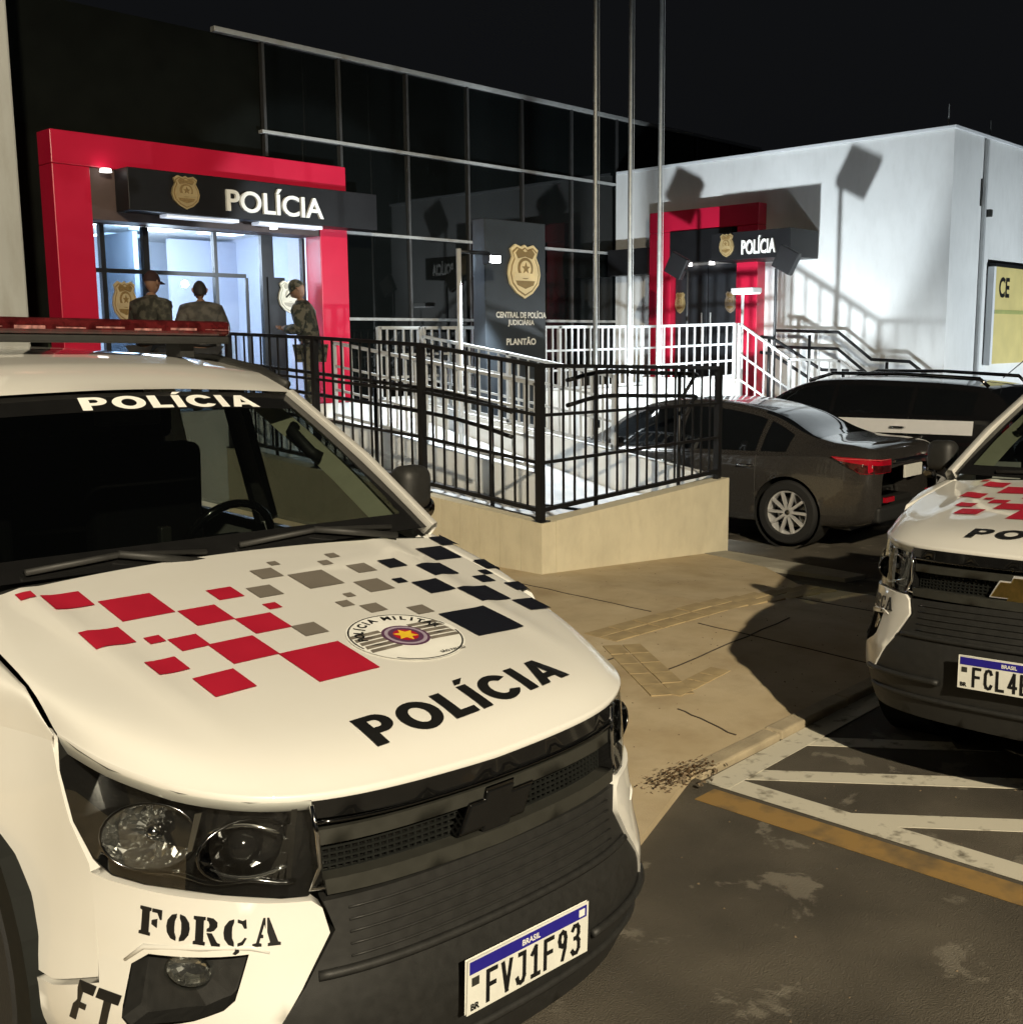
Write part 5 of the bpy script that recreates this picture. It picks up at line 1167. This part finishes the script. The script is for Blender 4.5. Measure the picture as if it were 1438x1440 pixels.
# ================================================================== PARKED CARS (local: x right, y forward, z up)
def car(name, label, loc, rz, st, paint, glassm, wheels, wr_, ww, side_win, rear_win, front_win, pillars, spokes, dbl):
    """lofted body: stations (y, z_bottom, z_shoulder, z_top, half width, half width of top)"""
    t = thing(name, label, 'car', loc, rz)
    s = np.array(st, float); D = catmull(s, 8); D = D[np.argsort(D[:, 0])]
    def sec(y):
        zb, zs, zt, w, wr = [float(np.interp(y, D[:, 0], D[:, i])) for i in range(1, 6)]
        h = zs - zb; g = zt - zs
        pts = [(w * .84, zb), (w * .95, zb + .03), (w * .985, zb + h * .22), (w, zb + h * .5), (w * .995, zb + h * .74), (w * .975, zs - .035), (w * .94, zs), (wr + (w * .94 - wr) * .55, zs + g * .45), (wr, zt - g * .12 - .012), (wr * .90, zt - .008), (wr * .5, zt + .008), (0, zt + .014)]
        return catmull(pts, 4)
    ys = np.unique(np.concatenate([np.linspace(s[0, 0], s[-1, 0], 110)] + [np.array([s[0, 0] + .01, s[-1, 0] - .01])]))
    P = np.array([[(p[0], y, p[1]) for p in sec(y)] for y in ys]); nv = P.shape[1]
    IW0, IW1 = 6 * 4, 8 * 4          # shoulder line and roof edge rows
    wells = [(wy, wr_ * 1.13) for wy in wheels]; wz_ = wr_ * 1.0
    for wy, RR in wells:            # snap the mesh to the wheel arches
        for i in range(P.shape[0]):
            for j in range(0, IW0):
                dy, dz = P[i, j, 1] - wy, P[i, j, 2] - wz_; r = math.hypot(dy, dz)
                if abs(r - RR) < .035 and r > 0: P[i, j, 1] = wy + dy / r * RR; P[i, j, 2] = wz_ + dz / r * RR
    parts = {'body': [], 'side_window': [], 'rear_window': [], 'windscreen': []}
    for i in range(P.shape[0] - 1):
        for j in range(nv - 1):
            c = (P[i, j] + P[i + 1, j] + P[i, j + 1] + P[i + 1, j + 1]) / 4
            if j < IW0 and any(math.hypot(c[1] - wy, c[2] - wz_) < RR - .004 for wy, RR in wells): continue
            k = 'body'; y = c[1]
            if False: pass
            elif j >= IW1 + 2 and rear_win[0] < y < rear_win[1]: k = 'rear_window'
            elif j >= IW1 + 2 and front_win[0] < y < front_win[1]: k = 'windscreen'
            parts[k].append((i, j))
    def half(cells, off=0):
        b = MB()
        for sgn in (1, -1):
            idx = {}; V = []; F = []
            for (i, j) in cells:
                q = []
                for (a, c) in ((i, j), (i + 1, j), (i + 1, j + 1), (i, j + 1)):
                    if (a, c) not in idx: idx[(a, c)] = len(V); V.append((sgn * P[a, c, 0], P[a, c, 1], P[a, c, 2]))
                    q.append(idx[(a, c)])
                F.append(tuple(q) if sgn > 0 else tuple(q[::-1]))
            b.add(V, F)
        return b
    def wmesh(nm, cells, m, merge=True):
        b = half(cells); me = bpy.data.meshes.new(nm); me.from_pydata(b.v, [], b.f); bm = bmesh.new(); bm.from_mesh(me)
        bmesh.ops.remove_doubles(bm, verts=bm.verts, dist=1e-4); bmesh.ops.recalc_face_normals(bm, faces=bm.faces); bm.to_mesh(me); bm.free()
        return link(nm, me, m, t, None, True)
    body = wmesh('body', parts['body'], paint)
    def side(sx):
        def fn(a, c, o):
            S_ = sec(a)[IW0:IW1 + 6]; return (sx * (float(np.interp(c, S_[:, 1], S_[:, 0])) + .004 + o), a, c)
        return fn
    zl = lambda y: float(np.interp(y, D[:, 0], D[:, 2])) + .02
    zu = lambda y: float(np.interp(y, D[:, 0], D[:, 3])) - .075
    segs = sorted([side_win[0]] + list(pillars) + [side_win[1]])
    for a, c in zip(segs[:-1], segs[1:]):
        a2, c2 = a + .03, c - .03; n = 10; yy = np.linspace(a2, c2, n)
        lo = [(y, zl(y)) for y in yy]; up = [(y, max(zl(y) + .012, zu(y))) for y in yy]
        L = lo + up[::-1]
        for sx in (-1, 1): patch('side_window', [L if sx > 0 else L[::-1]], side(sx), glassm, t, .08, .002, .004)
    wmesh('rear_window', parts['rear_window'], glassm); wmesh('windscreen', parts['windscreen'], glassm)
    W = float(s[:, 4].max())
    for sx in (-1, 1):
        for wy in wheels:
            wheel_mesh(t, 'wheel', (sx * (W - ww * .55), wy, wr_), wr_, ww, spokes, sx, .70, dbl)
            b = MB(); b.lathe([(wr_ * 1.12, -ww * .9 * sx), (wr_ * 1.14, ww * .45 * sx)], 30, 'x', (sx * (W - ww * .55), wy, wr_)); b.lathe([(.01, -ww * .9 * sx), (wr_ * 1.12, -ww * .9 * sx)], 24, 'x', (sx * (W - ww * .55), wy, wr_)); b.build('wheel_well', M_BLACKP, t)
        yb = side_win[1] - .25
        b = MB(); b.box(-.09, .09, -.06, .06, -.06, .07); b.build('mirror', paint, t, bevel=.03, seg=3, loc=(sx * (W + .09), yb, float(np.interp(yb, D[:, 0], D[:, 2])) + .06), smooth='auto')
        for pz in (pillars[0] + .12, (pillars[1] if len(pillars) > 1 else pillars[0] + .9) + .12):
            zz = float(np.interp(pz, D[:, 0], D[:, 2])) - .13
            b = MB(); b.tube([(sx * (W * .985), pz - .1, zz), (sx * (W + .02), pz - .07, zz), (sx * (W + .02), pz + .07, zz), (sx * (W * .985), pz + .1, zz)], .014, 8); b.build('handle', M_CHROME, t, smooth=True)
    # panel gaps of the doors
    for sx in (-1, 1):
        for yy in list(pillars[:2]) + [side_win[1] - .1]:
            S_ = sec(yy); b = MB(); pts = [(sx * (p[0] + .001), yy, p[1]) for p in S_[4:IW0]]; b.tube(pts, .004, 4); b.build('door_gap', M_BLACKP, t)
    MB().box(-W * .8, W * .8, s[0, 0] + .3, s[-1, 0] - .3, s[:, 1].min(), s[:, 1].min() + .25).build('floor', M_BLACKP, t)
    for yy in (-.75, .25):
        for sx in (-.36, .36): MB().box(sx - .24, sx + .24, yy - .1, yy + .06, .55, 1.12).build('seat', M_SEAT, t, bevel=.04)
    return t, sec, W
SED = [(-2.34, .40, .80, .84, .66, .55), (-2.27, .30, .93, 1.02, .80, .66), (-2.05, .24, .965, 1.075, .855, .69), (-1.72, .22, .965, 1.10, .875, .64), (-1.45, .21, .955, 1.17, .88, .60), (-1.05, .20, .945, 1.345, .885, .555), (-.55, .20, .935, 1.445, .885, .56), (0, .20, .925, 1.475, .885, .57), (.5, .20, .915, 1.43, .885, .58), (.85, .20, .91, 1.31, .885, .60), (1.25, .20, .90, 1.06, .885, .68), (1.45, .20, .88, .99, .88, .72), (1.85, .20, .82, .92, .86, .70), (2.12, .24, .72, .80, .80, .62), (2.28, .34, .58, .62, .68, .5)]
sedan, ssec, SW = car('parked_sedan', 'dark grey four door sedan with multi spoke alloy wheels behind the black fence', (11.25, 7.28, -.2), 0.0, SED, M_SEDAN, M_CARGL, (-1.40, 1.33), .34, .22, (-1.38, 1.02), (-1.62, -.95), (.72, 1.27), (-1.02, .02), 10, False)
for sx in (-1, 1):
    # wrap-round tail lamp
    def tl(a, c, o, sx=sx):
        w = float(np.interp(-2.31 + max(0, a), [-2.34, -2.27, -2.05, -1.72], [.66, .80, .855, .875])) + .006
        return (sx * (w + o), -2.31 + a, c) if a >= 0 else (sx * (w + a), -2.335 - o, c)
    L = [(-.26, .80), (0, .80), (.12, .80), (.30, .90), (.42, .965), (.10, .955), (0, .945), (-.26, .93)]
    lamp = patch('tail_lamp', [L if sx > 0 else L[::-1]], tl, M_TAIL, sedan, .04, .006, .03)
    b = MB(); b.prism([(.02, .86), (.10, .87), (.10, .90), (.02, .89)], tl, .010, .004); b.build('reverse_lamp', M_PLATE, lamp)
    L2 = [(-.25, .805), (0, .805), (.12, .805), (.28, .89), (.34, .925), (.02, .885), (-.25, .872)]
    patch('lower_lens', [L2 if sx > 0 else L2[::-1]], tl, M_BARRED, lamp, .04, .009, .002)
    b = MB(); b.tube([tl(a, .945 - .01 * (a < 0), .009) for a in np.linspace(-.24, .36, 14)], .004, 5); b.build('light_line', mat('tail_line', (.75, .12, .12), .3), lamp, smooth=True)
    b = MB(); b.box(sx * .5 - .1, sx * .5 + .1, -2.36, -2.33, .50, .55); b.build('reflector', M_TAIL, sedan)
b = MB(); b.box(-.2, .2, -2.375, -2.35, .72, .85); b.build('number_plate', M_PLATE, sedan, bevel=.004)
b = MB(); b.box(-.42, .42, -2.365, -2.33, .885, .925); b.build('chrome_strip', M_CHROME, sedan, bevel=.01)
P = [[(v * .64, -2.25 - .06 * q + .05 * v * v, 1.075 + .035 * q) for q in (0, .5, 1)] for v in np.linspace(-1, 1, 15)]
MB().grid(P).build('boot_lip', M_SEDAN, sedan, smooth=True)
MB().box(-.72, .72, -2.36, -2.2, .30, .46).build('rear_bumper', M_BLACKP, sedan, bevel=.03)
b = MB(); b.tube([(.35, -2.3, .27), (.35, -2.39, .27)], .035, 12); b.build('exhaust', M_CHROME, sedan)

SUVS = [(-2.16, .45, .90, .98, .74, .62), (-2.12, .34, 1.16, 1.23, .85, .70), (-2.03, .30, 1.235, 1.40, .89, .66), (-1.85, .28, 1.245, 1.55, .905, .645), (-1.5, .27, 1.24, 1.61, .91, .65), (-.8, .26, 1.235, 1.645, .91, .66), (0, .26, 1.22, 1.65, .91, .66), (.45, .26, 1.20, 1.60, .91, .665), (.8, .26, 1.17, 1.46, .91, .68), (1.12, .26, 1.12, 1.24, .905, .73), (1.3, .27, 1.07, 1.15, .90, .76), (1.8, .28, 1.0, 1.07, .88, .74), (2.05, .32, .90, .97, .82, .66), (2.18, .42, .70, .76, .70, .54)]
suv, usec, UW = car('parked_suv', 'black police sport utility car with a white band along its doors and roof rails', (13.55, 6.62, -.2), 0.0, SUVS, M_SUV, M_CARGL, (-1.33, 1.34), .35, .22, (-1.75, .98), (-2.08, -1.84), (.50, 1.14), (-1.0, .0), 6, False)
for sx in (-1, 1):
    fb = lambda a, c, o, sx=sx: (sx * (float(np.interp(c, [.76, .9, 1.10, 1.18, 1.23], [.915, .914, .906, .895, .875])) + o), a, c)
    L = [(-1.76, 1.045), (.9, 1.02), (.9, 1.185), (-1.76, 1.205)]
    patch('white_band', [L if sx > 0 else L[::-1]], fb, M_STRIPE, suv, .25, .008, .004)
    text('lettering', 'POLÍCIA', lambda a, c, o, sx=sx: (sx * (.912 + o), -sx * -a if sx < 0 else a, c), M_HALO, suv, .09, .004, 1.2, .004, (-.62 * (1 if sx > 0 else 1), .955), width=.42)
    b = MB(); b.tube([(sx * .60, -1.8, 1.58), (sx * .61, -1.7, 1.67), (sx * .62, -.8, 1.715), (sx * .62, .1, 1.715), (sx * .62, .42, 1.62)], .022, 8); b.build('roof_rail', M_DKCHROME, suv, smooth=True)
    b = MB(); b.box(sx * .80 - .07, sx * .80 + .07, -2.135, -2.05, .95, 1.22); b.build('tail_lamp', M_TAIL, suv, bevel=.02)
b = MB(); b.tube([(.1, -1.7, 1.66), (.1, -2.1, 2.02)], .006, 6); b.build('aerial', M_BLACKP, suv)
b = MB(); b.box(-.2, .2, -2.17, -2.15, .78, .91); b.build('number_plate', M_PLATE, suv)
MB().box(-.78, .78, -2.2, -2.05, .34, .56).build('rear_bumper', M_BLACKP, suv, bevel=.04)

# ================================================================== PEOPLE
def skin_mesh(name, V, E, rad, m, parent, lv=2, root=0):
    me = bpy.data.meshes.new(name); me.from_pydata(V, E, []); o = bpy.data.objects.new(name, me); COL.objects.link(o)
    md = o.modifiers.new('s', 'SKIN'); md.use_smooth_shade = True
    for i, r in enumerate(rad):
        sv = me.skin_vertices[0].data[i]; sv.radius = (r, r) if not isinstance(r, tuple) else r; sv.use_root = (i == root)
    o.modifiers.new('d', 'SUBSURF').levels = lv
    dg = bpy.context.evaluated_depsgraph_get(); ev = o.evaluated_get(dg); m2 = bpy.data.meshes.new_from_object(ev)
    bpy.data.objects.remove(o); m2.materials.clear(); m2.name = name
    return link(name, m2, m, parent, None, True)
def head_mb(c, yaw, tilt, h=.235):
    """head with brow, nose, mouth and chin; local +y is the face"""
    b = MB(); rows = []
    for i in range(19):
        th = math.pi * i / 18; row = []
        for k in range(25):
            ph = 2 * math.pi * k / 24; x = math.sin(th) * math.sin(ph); y = math.sin(th) * math.cos(ph); z = math.cos(th)
            X, Y, Z = x * .076, y * .096, z * h / 2
            if z < 0: X *= 1 + z * .32; Y *= 1 + z * .16; Y += -z * .018
            if y > .6 and abs(x) < .16 and -.35 < z < .12: Y += .022 * (1 - abs(x) / .16) * (1 - abs(z + .22) / .4)
            if y > .5 and abs(abs(x) - .34) < .16 and -.02 < z < .2: Y -= .009
            if y > .6 and abs(x) < .3 and -.60 < z < -.48: Y += .006
            row.append((X, Y, Z))
        rows.append(row)
    b.grid(rows)
    for s in (-1, 1):
        b.tube([(s * .072, -.01, .028), (s * .084, -.018, .012), (s * .083, -.014, -.012), (s * .074, -.006, -.03)], [.010, .014, .012, .007], 8)
    M4 = Matrix.Translation(c) @ Matrix.Rotation(yaw, 4, 'Z') @ Matrix.Rotation(tilt, 4, 'X')
    b.v = [tuple(M4 @ Vector(p)) for p in b.v]
    return b, M4
def person(label, loc, rz, H, lean, arms, head_yaw, head_tilt, top, trous, hat, stance=.11):
    t = thing('person', label, 'person', loc, rz)
    k = H / 1.75; ln = lambda z: lean * max(0, z - .95) / .5       # forward lean grows above the hips
    V3 = lambda x, y, z: (x * k, (y + ln(z)) * k, z * k)
    V = [V3(0, 0, .95), V3(0, .0, 1.10), V3(0, .0, 1.28), V3(0, -.005, 1.42), V3(0, .01, 1.50), V3(0, .02, 1.56)]; E = [(0, 1), (1, 2), (2, 3), (3, 4), (4, 5)]
    Rd = [(.17, .125), (.165, .125), (.19, .135), (.135, .10), .062, .054]; Rd = [tuple(v * k for v in r) if isinstance(r, tuple) else r * k for r in Rd]
    def add(p, r, j):
        V.append(p); E.append((j, len(V) - 1)); Rd.append(r * k); return len(V) - 1
    legs, ars, hands = [], [], []
    for s in (-1, 1):
        a = add(V3(s * .09, 0, .88), .085, 0); c = add(V3(s * stance, .015, .50), .058, a); d = add(V3(s * (stance + .01), -.01, .12), .042, c); e = add(V3(s * (stance + .015), .0, .055), .04, d); f = add(V3(s * (stance + .03), .13, .035), .034, e)
        legs.append((a, c, d, e, f))
        sh_ = add(V3(s * .20, 0, 1.40), .070, 3); el = arms[0 if s < 0 else 1][0]; wr = arms[0 if s < 0 else 1][1]
        e2 = add(V3(*el), .050, sh_); w2 = add(V3(*wr), .030, e2); ars.append((sh_, e2, w2))
        dv = (Vector(V[w2]) - Vector(V[e2])).normalized(); pm = add(tuple(Vector(V[w2]) + dv * .055 * k), .026, w2); hands.append((w2, pm, dv, s))
    body = skin_mesh('body', V, E, Rd, M_SKIN, t, 1)
    for w2, pm, dv, s in hands:                     # fingers and thumb curl from the palm
        p = Vector(V[pm]); sd = dv.cross(Vector((0, 0, 1))).normalized() if abs(dv.z) < .95 else Vector((0, 1, 0)); nn = dv.cross(sd)
        b = MB()
        for q, (o_, L) in enumerate(((-.027, .062), (-.009, .075), (.009, .07), (.026, .055))):
            r0 = p + sd * o_ + dv * .012; b.tube([r0, r0 + dv * L * .45, r0 + dv * L * .75 + nn * .014 * s, r0 + dv * L * .85 + nn * .035 * s], [.0095, .009, .0085, .006], 7)
        r0 = p - dv * .03 - sd * .024; b.tube([r0, r0 - sd * .022 + dv * .02, r0 - sd * .026 + dv * .048 + nn * .012 * s], [.012, .010, .008], 7)
        b.build('hand', M_SKIN, t, smooth=True)
    hc = Vector(V[5]) + Vector((0, .015, .095)) * k
    hb, M4 = head_mb(hc, head_yaw, head_tilt, .235 * k); hb.build('head', M_SKIN, t, smooth=True)
    # clothes: the same skeleton, a little fuller, open at neck and cuffs
    def sub(name, idx, grow, m, lv=1):
        mp = {j: i for i, j in enumerate(idx)}
        Vv = [V[j] for j in idx]; Ee = [(mp[a], mp[c]) for a, c in E if a in mp and c in mp]
        Rr = [tuple(v + grow for v in Rd[j]) if isinstance(Rd[j], tuple) else Rd[j] + grow for j in idx]
        return skin_mesh(name, Vv, Ee, Rr, m, t, lv)
    sub('jacket', [0, 1, 2, 3, 4, ars[0][0], ars[0][1], ars[0][2], ars[1][0], ars[1][1], ars[1][2]], .034, top)
    sub('trousers', [0] + list(legs[0][:3]) + list(legs[1][:3]), .020, trous)
    for lg in legs: sub('boot', list(lg[2:]), .018, M_BOOT)
    b = MB(); b.lathe([(.165 * k, -.03), (.175 * k, -.025), (.175 * k, .025), (.165 * k, .03)], 24); b.v = [(p[0], p[1] * .78 + V[0][1], p[2] + .99 * k) for p in b.v]; b.build('belt', M_BOOT, t, smooth=True)
    b = MB(); b.box(.13, .19, -.10, .02, .84 * k, 1.0 * k); b.build('holster', M_BOOT, t, bevel=.012)
    b = MB(); b.lathe([(.10, -.05), (.088, -.01), (.070, .03)], 18); b.v = [(p[0] * k, p[1] * .9 * k + V[4][1], p[2] + V[4][2] - .01) for p in b.v]; b.build('collar', top, t, smooth=True)
    b = MB(); rows = []
    for i in range(9):
        th = math.pi * .5 * i / 8; rows.append([(math.sin(th) * math.sin(2 * math.pi * q / 24) * .083, math.sin(th) * math.cos(2 * math.pi * q / 24) * .104 - .006, math.cos(th) * (.125 if not hat else .128) + (-.005 if not hat else .012)) for q in range(25)])
    b.grid(rows)
    if not hat:
        rows = []
        for i in range(6): rows.append([(.081 * math.sin(a) * (1 - .03 * i), .1 * math.cos(a) - .008, .0 - .016 * i) for a in np.linspace(math.pi * .5, math.pi * 1.5, 15)])
        b.grid(rows)
    if hat: b.add([(-.06, .08, .018), (.06, .08, .018), (.045, .165, .0), (-.045, .165, .0), (-.06, .08, .026), (.06, .08, .026), (.045, .166, .006), (-.045, .166, .006)], [(0, 1, 2, 3), (4, 5, 6, 7), (2, 3, 7, 6), (0, 3, 7, 4), (1, 2, 6, 5)])
    b.v = [tuple(M4 @ Vector(p)) for p in b.v]; b.build('cap' if hat else 'hair', hat or M_HAIR, t, smooth=True)
    return t
person('person in an olive uniform and maroon cap with a white arm patch, seen from behind', (6.43, 11.6, 1.0), R(-75), 1.72, .02, (((-.24, -.02, 1.15), (-.20, .14, .98)), ((.26, -.04, 1.14), (.24, .10, .95))), R(5), R(-4), M_OLIVE, M_TROUS, M_CAPM)
person('bareheaded dark haired person in a grey brown jacket, back turned in the lit doorway', (7.39, 12.1, 1.0), R(-22), 1.68, .05, (((-.29, .0, 1.15), (-.20, .16, 1.02)), ((.29, .0, 1.15), (.20, .16, 1.02))), R(0), R(-16), M_TAUPE, M_TROUS, None)
person('person in camouflage looking down at their hands beside the red column', (8.62, 11.62, 1.0), R(42), 1.70, .09, (((-.23, .05, 1.14), (-.08, .28, 1.16)), ((.23, .05, 1.14), (.08, .28, 1.18))), R(4), R(-34), M_CAMO, M_CAMO, M_CAMO)
